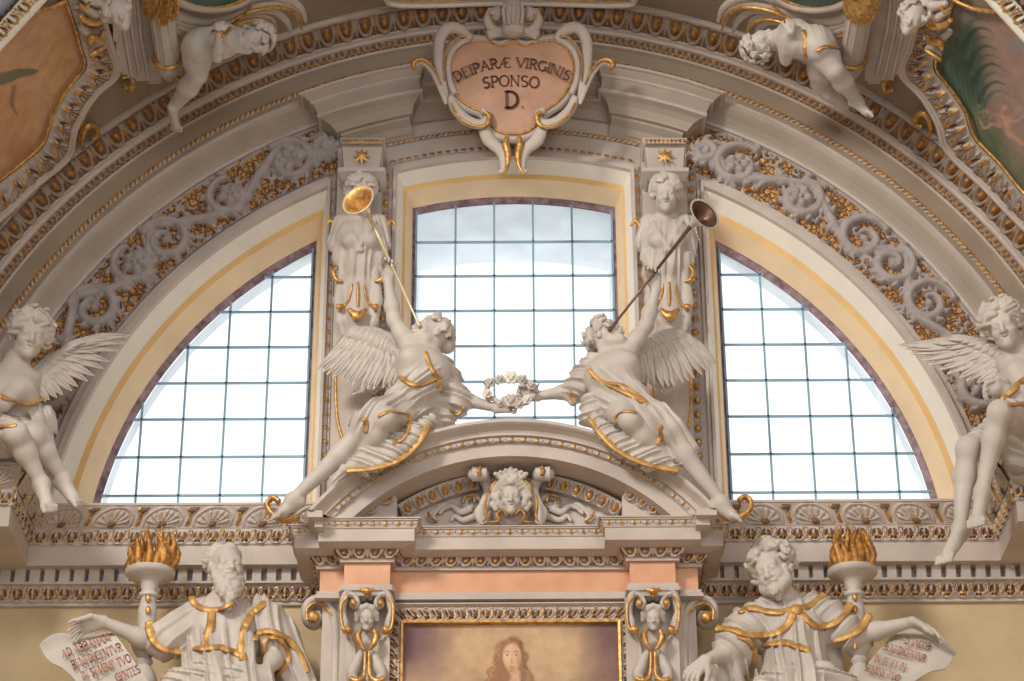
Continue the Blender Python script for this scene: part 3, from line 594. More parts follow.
# ------------------------------------------------------------------ volute consoles either side of the painting
def pxs(P, Y, n=8): return catmull([W(x, y, Y) for x, y in P], n)
for s, x0, wh in ((-1, 367, 'left'), (1, 653, 'right')):
    C0 = thing('volute_console', tuple(W(x0, 700, -.42)), 'stucco console with gilded volutes and a small face, %s of the painting' % wh, 'console', 'consoles beside the altar painting')
    m = lambda P: [(x0+s*(-1)*dx, y) for dx, y in P]
    mb = MB(); a, b = W(x0-25.5, 594, -.62), W(x0+25.5, 588, -.62); box(mb, (a[0], -.70, a[2]), (b[0], -.42, a[2]+.03)); box(mb, (a[0]+.015, -.68, a[2]-.04), (b[0]-.015, -.42, a[2])); build('abacus', mb, 'stone', C0, smooth=False)
    mb = MB(); a, b = W(x0-24, 760, -.5), W(x0+24, 594, -.5); box(mb, (a[0], -.52, a[2]), (b[0], -.42, b[2])); a, b = W(x0-31, 760, -.46), W(x0+31, 600, -.46); box(mb, (a[0], -.455, a[2]), (b[0], -.42, b[2]-.03)); build('pilaster_panel', mb, 'stone', C0, smooth=False)
    for k in (-1, 1):
        mb = MB(); P = [(k*3, 600), (k*9, 594), (k*18, 594), (k*23, 602), (k*24, 614), (k*22, 624), (k*21, 631)]
        tube(mb, pxs([(x0+a, b) for a, b in P], -.60), [.02, .035, .04, .035, .03, .035, .03], 10, flat=(1, 2.6), up=(0, 1, 0))
        tube(mb, pxs([(x0+a, b) for a, b in [(k*18, 595), (k*13, 596), (k*9, 602), (k*11, 607), (k*15, 605), (k*14, 601)]], -.66), [.022, .02, .018], 8, flat=(1, 2), up=(0, 1, 0))
        o = build('volute', mb, 'statue', C0)
        mb = MB(); tube(mb, pxs([(x0+a, b) for a, b in [(k*20, 597), (k*25.5, 604), (k*26, 616), (k*24, 628), (k*19, 632)]], -.69), .012, 6); ball(mb, W(x0+k*18.5, 630, -.68), .036, nu=12); ball(mb, W(x0+k*13.5, 603, -.71), .028, nu=12)
        build_split('gilding', mb, 'gold', o)
        mb = MB(); tube(mb, pxs([(x0+a, b) for a, b in [(k*3, 650), (k*7, 656), (k*12, 668), (k*15, 676), (k*10, 684), (k*3, 678)]], -.55), [.02, .035, .05, .045, .04, .02], 10, flat=(1, 1.4), up=(0, 1, 0))
        tube(mb, pxs([(x0+a, b) for a, b in [(k*18, 636), (k*13, 645), (k*13, 660), (k*18, 672), (k*19, 684)]], -.53), .014, 6); build('lower_volute', mb, 'statue', C0)
        mb = MB(); tube(mb, pxs([(x0+a, b) for a, b in [(k*2, 652), (k*2.2, 664), (k*3.5, 676), (k*10, 681), (k*17, 678)]], -.62), [.012, .012, .018, .03, .02], 8)
        tube(mb, pxs([(x0+a, b) for a, b in [(k*7, 630), (k*9, 637), (k*6, 645), (k*2.5, 650)]], -.63), [.02, .034, .026, .012], 8, flat=(1, .8)); build_split('gilded_leaf', mb, 'gold', C0)
    mb = MB(); tube(mb, pxs([(x0-7, 589), (x0, 591), (x0+7, 589)], -.74), [.01, .03, .01], 8); tube(mb, pxs([(x0, 590), (x0, 597)], -.72), [.028, .01], 8); build('gilded_palmette', mb, 'gold', C0)
    # side scroll
    S = [(32, 760), (31.5, 700), (31, 660), (31, 632), (34, 616), (42, 606), (52, 603), (60, 609), (60, 620), (53, 625), (47, 620), (49, 614)]
    mb = MB(); t = pxs([(x0+s*a, b) for a, b in S], -.33, 10); tube(mb, t, [.05, .05, .05, .055, .055, .05, .045, .04, .035, .03, .03], 12, flat=(1, 2.4), up=(0, 1, 0))
    o = build('side_scroll', mb, 'statue', origin=W(x0+s*32, 760, -.3)); tag(o, 'tall plain stucco scroll curling outwards, %s of the %s console' % (('left', 'left') if s < 0 else ('right', 'right')), 'scroll', 'side scrolls of the altar')
    mb = MB(); ball(mb, W(x0+s*53.5, 617, -.44), (.05, .04, .05), nu=14); tube(mb, pxs([(x0+s*a, b) for a, b in S[4:9]], -.45), .012, 6); build('gilded_eye', mb, 'gold', o)
# ================================================================== SCULPTING: blended solids meshed into one continuous surface
def segd(P, a, b, ra, rb):
    ab = b-a; L2 = ab@ab+1e-12; t = np.clip(((P[0]-a[0])*ab[0]+(P[1]-a[1])*ab[1]+(P[2]-a[2])*ab[2])/L2, 0, 1)
    return np.sqrt((P[0]-a[0]-t*ab[0])**2+(P[1]-a[1]-t*ab[1])**2+(P[2]-a[2]-t*ab[2])**2)-(ra+(rb-ra)*t)
def folds(d, freq, amp, w=(0, 0, 1), ph=0., wamp=1.2, wf=4.):
    """ripple of a draped cloth: ridges across direction d"""
    d = nrm(d); w = nrm(w)
    def f(P):
        a = P[0]*d[0]+P[1]*d[1]+P[2]*d[2]; b = P[0]*w[0]+P[1]*w[1]+P[2]*w[2]
        q = np.sin(freq*a+ph+wamp*np.sin(wf*b+1.3*ph)+.6*np.sin(2.3*freq*.5*a+2*b))
        return -amp*1.7*(1-np.abs(q)*1.6+.3*q)
    return f
class SD:
    def __init__(s, h=.0078): s.p = []; s.h = h
    def _a(s, lo, hi, f, k, sub): s.p.append((np.asarray(lo), np.asarray(hi), f, k, sub))
    def cap(s, a, b, ra, rb=None, k=.03, sub=False, rip=None, sy=1.):
        a = np.asarray(a, float); b = np.asarray(b, float); rb = ra if rb is None else rb; r = max(ra, rb)*max(1, sy)+(.05 if rip else 0)
        def f(P):
            if sy != 1.:
                c = (a[1]+b[1])/2; a2 = a.copy(); b2 = b.copy(); a2[1] = c+(a[1]-c)/sy; b2[1] = c+(b[1]-c)/sy
                d = segd((P[0], c+(P[1]-c)/sy, P[2]), a2, b2, ra, rb)*min(1, sy)
            else: d = segd(P, a, b, ra, rb)
            return d+rip(P) if rip else d
        s._a(np.minimum(a, b)-r, np.maximum(a, b)+r, f, k, sub)
    def chain(s, pts, r, k=.03, rip=None, sub=False, sy=1.):
        r = np.atleast_1d(r); R = np.interp(np.linspace(0, 1, len(pts)), np.linspace(0, 1, len(r)), r)
        for i in range(len(pts)-1): s.cap(pts[i], pts[i+1], R[i], R[i+1], k, sub, rip, sy)
    def ell(s, c, r, M=None, k=.03, sub=False, rip=None):
        c = np.asarray(c, float); r = np.broadcast_to(np.asarray(r, float), (3,)); M = np.eye(3) if M is None else np.asarray(M); m = r.min(); R = r.max()+(.05 if rip else 0)
        def f(P):
            X = [P[i]-c[i] for i in range(3)]; q = [sum(X[j]*M[i][j] for j in range(3))/r[i] for i in range(3)]
            k0 = np.sqrt(q[0]**2+q[1]**2+q[2]**2); k1 = np.sqrt((q[0]/r[0])**2+(q[1]/r[1])**2+(q[2]/r[2])**2)+1e-9
            d = k0*(k0-1)/k1; return d+rip(P) if rip else d
        s._a(c-R, c+R, f, k, sub)
    def bake(s):
        h = s.h; lo = np.min([p[0] for p in s.p if not p[4]], 0)-.06; hi = np.max([p[1] for p in s.p if not p[4]], 0)+.06
        s.lo = lo; n = np.ceil((hi-lo)/h).astype(int)+1; D = np.full(n, .5, np.float32)
        ax = [(lo[i]+h*np.arange(n[i])).astype(np.float32) for i in range(3)]
        for l, u, f, k, sub in s.p:
            a = np.maximum(np.floor((l-k-3*h-lo)/h).astype(int), 0); b = np.minimum(np.ceil((u+k+3*h-lo)/h).astype(int)+1, n)
            if (b <= a).any(): continue
            sl = tuple(slice(a[i], b[i]) for i in range(3)); P = (ax[0][sl[0]][:, None, None], ax[1][sl[1]][None, :, None], ax[2][sl[2]][None, None, :])
            d = f(P).astype(np.float32); D0 = D[sl]
            if not sub: w = np.clip(.5+.5*(D0-d)/k, 0, 1); D[sl] = D0*(1-w)+d*w-k*w*(1-w)
            else: w = np.clip(.5-.5*(D0+d)/k, 0, 1); D[sl] = D0*(1-w)-d*w+k*w*(1-w)
        D[0] = D[-1] = .5; D[:, 0] = D[:, -1] = .5; D[:, :, 0] = D[:, :, -1] = .5; s.D = D; return s
    def mesh(s, mb, m=0):
        D, h, lo = s.D, s.h, s.lo; S = D < 0; c = np.zeros(tuple(np.array(D.shape)-1), np.int8)
        O = [(i, j, k) for i in (0, 1) for j in (0, 1) for k in (0, 1)]; n = D.shape
        for i, j, k in O: c += S[i:n[0]-1+i, j:n[1]-1+j, k:n[2]-1+k]
        act = (c > 0) & (c < 8); I = np.argwhere(act); idx = np.full(c.shape, -1, np.int32); idx[act] = np.arange(len(I))
        acc = np.zeros((len(I), 3)); cnt = np.zeros(len(I)); vals = {o: D[I[:, 0]+o[0], I[:, 1]+o[1], I[:, 2]+o[2]] for o in O}
        for a in O:
            for x in range(3):
                if a[x]: continue
                b = list(a); b[x] = 1; b = tuple(b); va, vb = vals[a], vals[b]; k = (va < 0) != (vb < 0); t = va[k]/(va[k]-vb[k])
                p = np.tile(np.array(a, float), (k.sum(), 1)); p[:, x] += t; acc[k] += p; cnt[k] += 1
        V = lo+h*(I+acc/cnt[:, None]); F = []
        for x in range(3):
            y, z = [(1, 2), (2, 0), (0, 1)][x]; sa = [slice(None)]*3; sb = [slice(None)]*3; sa[x] = slice(None, -1); sb[x] = slice(1, None)
            A = S[tuple(sa)]; B = S[tuple(sb)]; E = np.argwhere(A != B); E = E[(E[:, y] > 0) & (E[:, z] > 0)]; ins = A[E[:, 0], E[:, 1], E[:, 2]]
            ey = np.eye(3, dtype=int)[y]; ez = np.eye(3, dtype=int)[z]; g = lambda Q: idx[Q[:, 0], Q[:, 1], Q[:, 2]]
            q = np.stack([g(E), g(E-ey), g(E-ey-ez), g(E-ez)], 1); q[~ins] = q[~ins][:, ::-1]; F.append(q)
        F = np.concatenate(F); F = F[(F >= 0).all(1)]; mb.add(V, F, m); return s
    def hit(s, px, py):
        """first point of the baked solid seen through a pixel"""
        d = ray(px, py); n = np.array(s.D.shape); t0 = (s.lo[1]-CAM[1])/d[1]; t1 = (s.lo[1]+s.h*n[1]-CAM[1])/d[1]
        P = CAM+d*np.arange(t0, t1, s.h*.5)[:, None]; I = np.round((P-s.lo)/s.h).astype(int); ok = ((I >= 0) & (I < n)).all(1); P, I = P[ok], I[ok]
        if not len(P): return None
        v = s.D[I[:, 0], I[:, 1], I[:, 2]]; k = np.argmax(v < 0); return P[k] if v[k] < 0 else None
    def surf(s, pts, lift=.004, n=6, far=None):
        Q = catmull([(x, y) for x, y in pts], n); H = [s.hit(x, y) for x, y in Q]; ys = [h[1] if h is not None else None for h in H]
        good = [i for i, y in enumerate(ys) if y is not None]
        if not good: return np.array([W(x, y, s.lo[1]) for x, y in Q])
        yy = np.interp(range(len(Q)), good, [ys[i] for i in good])
        if far is not None: yy = np.minimum(yy, far)
        for _ in range(5): yy[1:-1] = np.minimum(yy[1:-1], .5*yy[1:-1]+.25*(yy[:-2]+yy[2:]))
        return np.array([W(Q[i][0], Q[i][1], yy[i]-lift) for i in range(len(Q))])
    def trim(s, mb, pts, r=.017, lift=.004, n=6, flat=(1, .32)):
        tube(mb, s.surf(pts, lift, n), r*1.25, 8, flat=flat, up=(0, -1, .3))
def frame(fwd, up):
    f = nrm(fwd); u = nrm(np.asarray(up, float)-f*(np.asarray(up, float)@f)); r = np.cross(f, u); return np.array([r, f, u])
def head(S, c, fwd, up, s, smile=0, beard=0):
    M = frame(fwd, up); c = np.asarray(c, float); T = lambda x, y, z: c+(np.array([x, y, z])@M)*s; E = lambda p, r, k=.02, sub=False: S.ell(T(*p), np.array(r)*s, M, k*s, sub); C = lambda a, b, ra, rb=None, k=.012, sub=False: S.cap(T(*a), T(*b), ra*s, (rb or ra)*s, k*s, sub)
    E((0, -.014, .028), (.074, .094, .084)); E((0, .022, -.03), (.056, .066, .088), .03)
    C((-.034, .018, -.07), (0, .064, -.098), .024, .02, .03); C((.034, .018, -.07), (0, .064, -.098), .024, .02, .03)
    C((-.036, .070, .020), (.036, .070, .020), .015, None, .02)
    for q in (-1, 1):
        E((q*.031, .098, -.001), (.021, .020, .014), .012, True); E((q*.030, .076, -.002), (.0165, .014, .0105), .006)
        C((q*.014, .087, .012), (q*.046, .076, .010), .006, .005, .006); E((q*.037, .058, -.034), (.024, .024, .026), .02); C((q*.014, .083, -.0125), (q*.044, .075, -.0115), .004, .004, .006)
        E((q*.076, -.008, -.004), (.011, .020, .031), .008)
        E((q*.0125, .090, -.037), (.009, .011, .008), .006)
    C((0, .080, .014), (0, .104, -.033), .009, .0125, .012); E((0, .098, -.040), (.011, .01, .007), .006)
    C((-.021, .078, -.0585), (0, .090, -.0565), .007, .008, .008); C((.021, .078, -.0585), (0, .090, -.0565), .007, .008, .008)
    C((-.015, .080, -.0715), (.015, .080, -.0715), .0095, None, .008); C((-.022, .090, -.0645), (.022, .090, -.0645), .0042, None, .004, True)
    E((0, .070, -.099), (.02, .018, .016), .015)
    return T, M
def strands(S, T, s, n, L, seed, r=.014, wav=.012, rng_=(-1.0, 1.0), back=True, face=.55, down=(0, 0, -1), turns=2.5, M=None):
    """locks of hair growing from the crown and falling back and down"""
    R = np.random.RandomState(seed)
    for i in range(n):
        a = R.uniform(-math.pi, math.pi) if back else R.uniform(*rng_); z0 = R.uniform(.15, 1.)
        if abs(a) < face and z0 < .8: z0 = R.uniform(.8, 1); a = math.copysign(max(abs(a), face*1.25), a)
        P = []; ln_ = L*R.uniform(.7, 1.15); ph = R.uniform(0, 6.28); zz0 = math.asin(min(z0, .99))
        for t in np.linspace(0, 1, 9):
            e = zz0-t*ln_/.09*.55; aa = a+math.copysign(.35*t, a)+wav*9*math.sin(ph+t*turns*2*math.pi)
            rr = 1.0+.12*t; rad = max(math.cos(max(e, -.35)), .05); x = .082*rr*math.sin(aa)*rad; y = -.014+.100*rr*math.cos(aa)*rad; z = .028+.092*rr*math.sin(e) if e > -.35 else .028+.092*math.sin(-.35)*rr-(-.35-e)*.09
            x += wav*math.sin(ph+t*turns*6.28); z += wav*.6*math.cos(ph*2+t*turns*6.28); P.append(T(x, y, z))
        S.chain(P, [r*s, r*1.15*s, r*s, r*.45*s], k=.006*s)
def curls(S, T, s, n, seed, r=.017, face=.6, zmin=-.5, out=1.0):
    R = np.random.RandomState(seed)
    for i in range(n):
        for _ in range(20):
            a = R.uniform(-math.pi, math.pi); z = R.uniform(zmin, 1)
            if not (abs(a) < face and z < .78): break
        q = math.sqrt(max(0, 1-z*z)); c0 = np.array([.083*q*math.sin(a), -.014+.103*q*math.cos(a), .028+.093*z]); d = nrm(c0-np.array([0, -.014, .028])); u = nrm(np.cross(d, R.randn(3))); v = np.cross(d, u); P = []
        for t in np.linspace(0, 1, 7): w = t*2*math.pi*1.2; P.append(T(*(c0+d*(.006+.02*t*out)+(u*math.cos(w)+v*math.sin(w))*(.02*(1-.5*t)))))
        S.chain(P, [r*.6*s, r*.62*s, r*.4*s], k=.004*s)
def beard(S, T, s, n, L, seed, r=.011, spread=.05):
    R = np.random.RandomState(seed); S.chain([T(0, .055, -.09), T(0, .07, -.10-L*.8)], [.04*s, .016*s], k=.02*s)
    for q in (-1, 1): S.chain([T(q*.066, .02, -.02), T(q*.056, .04, -.07), T(q*.025, .072, -.10)], [.014*s, .024*s, .02*s], k=.015*s); S.chain([T(0, .098, -.050), T(q*.022, .090, -.058), T(q*.036, .072, -.088)], [.006*s, .008*s, .005*s], k=.005*s)
    for i in range(n):
        x = R.uniform(-1, 1); P = []; ph = R.uniform(0, 6.28); l = L*R.uniform(.5, 1.1)*(1-.35*abs(x))
        for t in np.linspace(0, 1, 8): P.append(T(x*spread*(1-.35*t)+.012*math.sin(ph+t*9), .05+.03*(1-x*x)+.02*t+.012*math.cos(ph+t*9), -.072-.012*(1-abs(x))-l*t))
        S.chain(P, [r*s, r*1.1*s, r*.4*s], k=.004*s)
def hand(S, w, d, th, s, curl=.4, spread=.15, palm=None, n4=4):
    """w wrist, d finger direction, th direction of the thumb side"""
    w = np.asarray(w, float); d = nrm(d); th = nrm(np.asarray(th, float)-d*(np.asarray(th, float)@d)); pn = np.cross(d, th) if palm is None else nrm(palm)
    ln_ = [.072, .082, .076, .060]
    for i in range(4):
        o = th*(.030-.020*i)*s; r0 = w+d*.088*s+o; S.cap(w+o*.5, r0, .017*s, .0135*s, k=.014*s); dd = nrm(d+th*(spread*(1.3-i)*.5)); p = r0
        for j, (f, rr) in enumerate(((.42, .0105), (.32, .0095), (.26, .008))):
            a = curl*(j+.6)*.9*(1+.12*i); dj = dd*math.cos(a)+pn*math.sin(a); q = p+dj*ln_[i]*f*s; S.cap(p, q, rr*s, rr*.9*s, k=.005*s); p = q
    a = w+d*.02*s+th*.022*s; b = a+(d*.035+th*.030+pn*.012)*s; c = b+(d*.034+th*.008+pn*.010*(1+curl))*s; e = c+(d*.026+pn*.014*curl)*s; S.chain([a, b, c, e], [.016*s, .013*s, .0115*s, .009*s], k=.008*s)
def foot(S, an, toe, s, up=(0, 0, 1)):
    an = np.asarray(an, float); toe = np.asarray(toe, float); d = nrm(toe-an); u = nrm(np.asarray(up, float)-d*(np.asarray(up, float)@d)); r = np.cross(d, u); L = np.linalg.norm(toe-an)
    he = an-d*.03*s-u*.03*s; ba = an+d*(L-.06*s)-u*.035*s; S.cap(an, he, .036*s, .032*s, k=.02*s); S.cap(an, ba, .036*s, .026*s, k=.03*s); S.cap(he, ba, .03*s, .028*s, k=.02*s)
    for i in range(5): o = r*(.034-.017*i)*s; l = (.062, .056, .052, .046, .038)[i]*s; S.chain([ba+o*.7, ba+o+d*l*.6+u*.004*s, ba+o+d*l-u*.006*s], [.016*s, .013*s if i else .016*s, .0105*s], k=.006*s)
def body(S, J):
    s = J['s']; sh, el, wr = J['sh'], J['el'], J['wr']; v = nrm(sh[1]-sh[0]); ch, pe, ne = J['chest'], J['pel'], J['neck']; wa = (ch+pe)/2+J.get('bend', 0); fr = nrm(J.get('front', (0, -1, 0)))
    S.cap(ch-v*.06*s, ch+v*.06*s, .112*s, .112*s, k=.05*s); S.cap(ch, wa, .12*s, .098*s, k=.05*s); S.cap(wa, pe, .10*s, .115*s, k=.05*s); S.cap(pe-v*.06*s, pe+v*.06*s, .108*s, k=.05*s)
    for q in (0, 1):
        sg = v*(1 if q else -1); S.cap(ch+sg*.06*s+(ne-ch)*.6, sh[q], .062*s, .056*s, k=.05*s); S.ell(ch+sg*.062*s+fr*.075*s+(ne-ch)*.12, (.062*s, .05*s, .05*s), None, k=.04*s)
        if el[q] is not None:
            mid = (sh[q]+el[q])/2; S.chain([sh[q], mid, el[q]], [.056*s, .050*s, .038*s], k=.03*s)
            if wr[q] is not None: m2 = el[q]*.65+wr[q]*.35; S.chain([el[q], m2, wr[q]], [.039*s, .041*s, .025*s], k=.03*s)
    S.cap(ne, J['head']-nrm(J['up'])*.06*s, .054*s, .050*s, k=.04*s); S.cap(ne, ch, .06*s, .09*s, k=.04*s)
    for q in (0, 1):
        hp, kn, an = J['hip'][q], J['kn'][q], J['an'][q]
        if kn is None: continue
        S.chain([hp, hp*.5+kn*.5, kn], [.098*s, .078*s, .055*s], k=.05*s); S.ell(kn, .056*s, k=.03*s)
        if an is None: continue
        back = J.get('calf', np.array([0, .02, 0])); S.chain([kn, kn*.68+an*.32+back*s, an], [.052*s, .055*s, .031*s], k=.03*s)
        if J['toe'][q] is not None: foot(S, an, J['toe'][q], s, J.get('fup', (0, -.3, 1)))
def wing(mb, U, L, n=11, w=.035, layers=3, nm=(0, -1, .2), m=0):
    U = catmull(U, 10); L = catmull(L, 10); nm = nrm(nm)
    tube(mb, U, [w*1.4, w*1.5, w*1.3, w*.8], 10, m, flat=(1, .8), up=nm)
    for ly in range(layers):
        f = (1., .66, .36)[ly] if layers == 3 else (1., .6)[ly]; k = n+ly*4; ww = w*(1.0, .85, .7)[ly]
        for i in range(k):
            t = i/(k-1); a = U[int(t*(len(U)-1))]; b = L[int(t*(len(L)-1))]; e = a+(b-a)*f; off = nm*(.012+.018*ly+.006*(i % 2)); c = (a+e)/2+nm*.03
            side = nrm(np.cross(nm, e-a))*np.linalg.norm(e-a)*.06
            P = catmull([a, c+side, e+nm*.005], 5)+off; tube(mb, P, [ww*.5, ww, ww*1.05, ww*.95, ww*.55, ww*.12], 8, m, flat=(1, .28), up=nm)
            if ly == 0 or f < .7: tube(mb, P[1:-1]+nm*ww*.26, ww*.10, 5, m)
def J3(*a): return W(*a)
# ================================================================== THE STATUES
V3 = lambda *a: np.array(a, float)
def statue(name, S, loc, label, cat, group, mat_='statue'):
    S.bake(); F = thing(name, tuple(loc), label, cat, group); mb = MB(); S.mesh(mb); build('body', mb, mat_, F); return F
# ---- left trumpeting angel
def wave_cloth(S, pts, r, amp=.012, freq=60, d=(1, 0, .4), k=.02, sy=.6, ph=0.): S.chain(pts, r, k=k, rip=folds(d, freq, amp, ph=ph), sy=sy)
s = 1.38; S = SD()
J = dict(s=s, chest=W(424, 370, -.78), pel=W(410, 408, -.80), neck=W(427, 352, -.74), head=W(430, 335, -.76), up=(-.25, .1, 1), sh=[W(411, 350, -.78), W(440, 366, -.66)],
 el=[W(394, 320, -.80), W(452, 396, -.62)], wr=[W(388, 281, -.84), W(496, 408, -.64)], hip=[W(404, 411, -.84), W(414, 413, -.76)], kn=[W(362, 430, -1.12), W(386, 418, -1.22)], an=[W(292, 500, -.98), W(355, 462, -1.0)], toe=[W(270, 512, -1.0), None], front=(-.3, -1, 0), calf=V3(0, .02, -.01))
body(S, J); T, M = head(S, J['head'], (-.50, -.35, .32), (-.1, -.1, 1), s*1.04); strands(S, T, s*.97, 46, .10, 3, r=.013); curls(S, T, s, 10, 9, zmin=-.2)
S.ell(T(0, -.12, .02), .045*s, k=.02); curls(S, T, s, 8, 2, face=2.2, zmin=-.3)
hand(S, J['wr'][0], (.12, -.25, 1), (-1, -.3, 0), s, curl=1.1, palm=(.1, -1, .0)); hand(S, J['wr'][1], (1, -.1, .12), (0, -.3, 1), s, curl=.9, palm=(0, -.6, -.6))
rp = folds((1, 0, -.5), 42, .012, w=(0, 0, 1))
S.chain([W(424, 378, -.80), W(418, 392, -.82), W(408, 408, -.86), W(396, 416, -.92)], [.145, .15, .17, .155], k=.03, rip=folds((1, 0, -.9), 48, .014))
S.chain([W(440, 366, -.68), W(447, 382, -.66), W(456, 402, -.64)], [.10, .11, .12], k=.03, rip=folds((.3, 0, 1), 55, .013)); S.chain([W(452, 384, -.64), W(463, 404, -.64), W(458, 414, -.64)], [.05, .06, .04], k=.02)
S.chain([W(400, 412, -.92), W(380, 418, -1.12), W(366, 424, -1.12)], [.15, .14, .12], k=.03, rip=folds((1, 0, -.6), 50, .012)); S.chain([W(412, 412, -.80), W(436, 410, -.7), W(446, 420, -.72)], [.13, .11, .07], k=.03, rip=folds((0, 0, 1), 48, .012))
for dy in (0, 7, 14): S.chain([W(432, 418+dy*.3, -.98), W(415, 430+dy*.6, -1.06), W(392, 444+dy, -1.08), W(365, 456+dy, -1.07), W(348, 465+dy*.3, -1.06)], [.03, .05, .05, .045, .02], k=.03, rip=folds((.5, 0, 1), 60, .01))
S.chain([W(360, 462, -1.07), W(343, 470, -1.07), W(332, 482, -1.07)], [.03, .03, .012], k=.02); S.chain([W(372, 425, -1.08), W(352, 438, -1.0), W(340, 452, -.98)], [.06, .05, .02], k=.03)
S.chain([W(420, 405, -.72), W(425, 425, -.75)], [.14, .12], k=.05)
AL = statue('trumpeting_angel', S, W(400, 440, -.8), 'winged stucco angel reclining on the left slope of the curved pediment and raising an arm', 'statue', 'angels on the pediment')
mb = MB(); S.trim(mb, [(400, 376), (410, 383), (422, 384), (434, 379), (441, 376)], .02); S.trim(mb, [(425, 352), (430, 365), (437, 378), (441, 392)], .016)
S.trim(mb, [(365, 432), (366, 424), (364, 418)], .018); S.trim(mb, [(407, 413), (410, 420), (408, 430), (402, 439), (393, 443)], .014); S.trim(mb, [(378, 416), (390, 411), (406, 413)], .012)
S.trim(mb, [(428, 425), (420, 440), (408, 453), (394, 462), (372, 468), (347, 470)], .022); S.trim(mb, [(449, 410), (457, 414), (464, 406)], .013)
build_split('gilded_hem', mb, 'ogold', AL)
mb = MB(); wing(mb, [W(406, 360, -.66), W(390, 343, -.58), W(374, 334, -.52), W(358, 331, -.48)], [W(398, 386, -.60), W(370, 391, -.52), W(341, 383, -.45), W(317, 371, -.40)], 14, .05); build('wing', mb, 'statue', AL)
mb = MB(); wing(mb, [W(410, 372, -.56), W(396, 372, -.5)], [W(372, 394, -.44), W(352, 396, -.4)], 5, layers=2); build('wing', mb, 'statue', AL)
# ---- right trumpeting angel
S = SD()
J = dict(s=s, chest=W(612, 374, -.78), pel=W(622, 404, -.80), neck=W(612, 355, -.74), head=W(607, 337, -.76), up=(.2, .1, 1), sh=[W(592, 368, -.68), W(628, 352, -.78)],
 el=[W(577, 390, -.62), W(646, 326, -.80)], wr=[W(538, 396, -.64), W(656, 290, -.84)], hip=[W(616, 410, -.76), W(628, 410, -.84)], kn=[W(630, 420, -1.20), W(668, 428, -1.12)], an=[W(672, 462, -1.0), W(722, 503, -.98)], toe=[None, W(745, 515, -1.0)], front=(.3, -1, 0), calf=V3(0, .02, -.01))
body(S, J); T, M = head(S, J['head'], (.48, -.42, .36), (.1, -.1, 1), s*.97); strands(S, T, s*.97, 34, .08, 13, r=.013); curls(S, T, s, 34, 19, zmin=-.3, r=.02, out=1.6)
hand(S, J['wr'][1], (-.10, -.25, 1), (-1, -.3, .1), s, curl=1.0, palm=(-.1, -1, .0)); hand(S, J['wr'][0], (-1, -.1, .08), (0, -.3, 1), s, curl=.9, palm=(0, -.6, -.6))
S.chain([W(611, 382, -.80), W(616, 394, -.82), W(624, 406, -.86), W(636, 414, -.92)], [.145, .15, .17, .155], k=.03, rip=folds((1, 0, .9), 48, .014))
S.chain([W(592, 367, -.70), W(584, 378, -.68), W(575, 390, -.64)], [.10, .10, .10], k=.03, rip=folds((.3, 0, 1), 55, .013)); S.chain([W(578, 388, -.64), W(569, 394, -.64), W(573, 402, -.64)], [.06, .055, .035], k=.02)
S.chain([W(640, 414, -.92), W(655, 420, -1.10), W(672, 430, -1.1), W(690, 447, -1.06)], [.14, .13, .11, .06], k=.03, rip=folds((1, 0, .6), 50, .012)); S.chain([W(614, 410, -.80), W(596, 408, -.74), W(588, 418, -.74)], [.14, .12, .07], k=.03, rip=folds((0, 0, 1), 48, .012))
for dy in (0, 7, 14): S.chain([W(594, 414+dy*.3, -.98), W(605, 428+dy*.5, -1.06), W(622, 440+dy*.8, -1.08), W(650, 453+dy*.9, -1.07), W(675, 465+dy*.3, -1.06)], [.03, .05, .05, .045, .02], k=.03, rip=folds((-.5, 0, 1), 60, .01))
S.chain([W(616, 405, -.72), W(606, 422, -.75)], [.14, .12], k=.05)
AR = statue('trumpeting_angel', S, W(630, 440, -.8), 'winged stucco angel with tousled curls reclining on the right slope of the curved pediment', 'statue', 'angels on the pediment')
mb = MB(); S.trim(mb, [(590, 369), (600, 380), (615, 387), (632, 395), (643, 401)], .022); S.trim(mb, [(592, 376), (606, 382), (622, 385), (640, 396), (648, 404)], .015)
S.trim(mb, [(617, 424), (616, 416), (624, 411), (636, 412)], .014); S.trim(mb, [(660, 425), (661, 434), (657, 444)], .016); S.trim(mb, [(590, 418), (600, 432), (614, 447), (632, 458), (655, 466), (678, 470)], .022); S.trim(mb, [(570, 390), (572, 398), (577, 403)], .013)
build_split('gilded_hem', mb, 'ogold', AR)
mb = MB(); wing(mb, [W(630, 358, -.66), W(642, 344, -.58), W(656, 336, -.52), W(672, 334, -.48)], [W(640, 382, -.60), W(666, 388, -.52), W(694, 380, -.45), W(717, 367, -.40)], 14, .05); build('wing', mb, 'statue', AR)
mb = MB(); wing(mb, [W(640, 376, -.56), W(650, 374, -.5)], [W(662, 394, -.44), W(674, 390, -.4)], 5, layers=2); build('wing', mb, 'statue', AR)
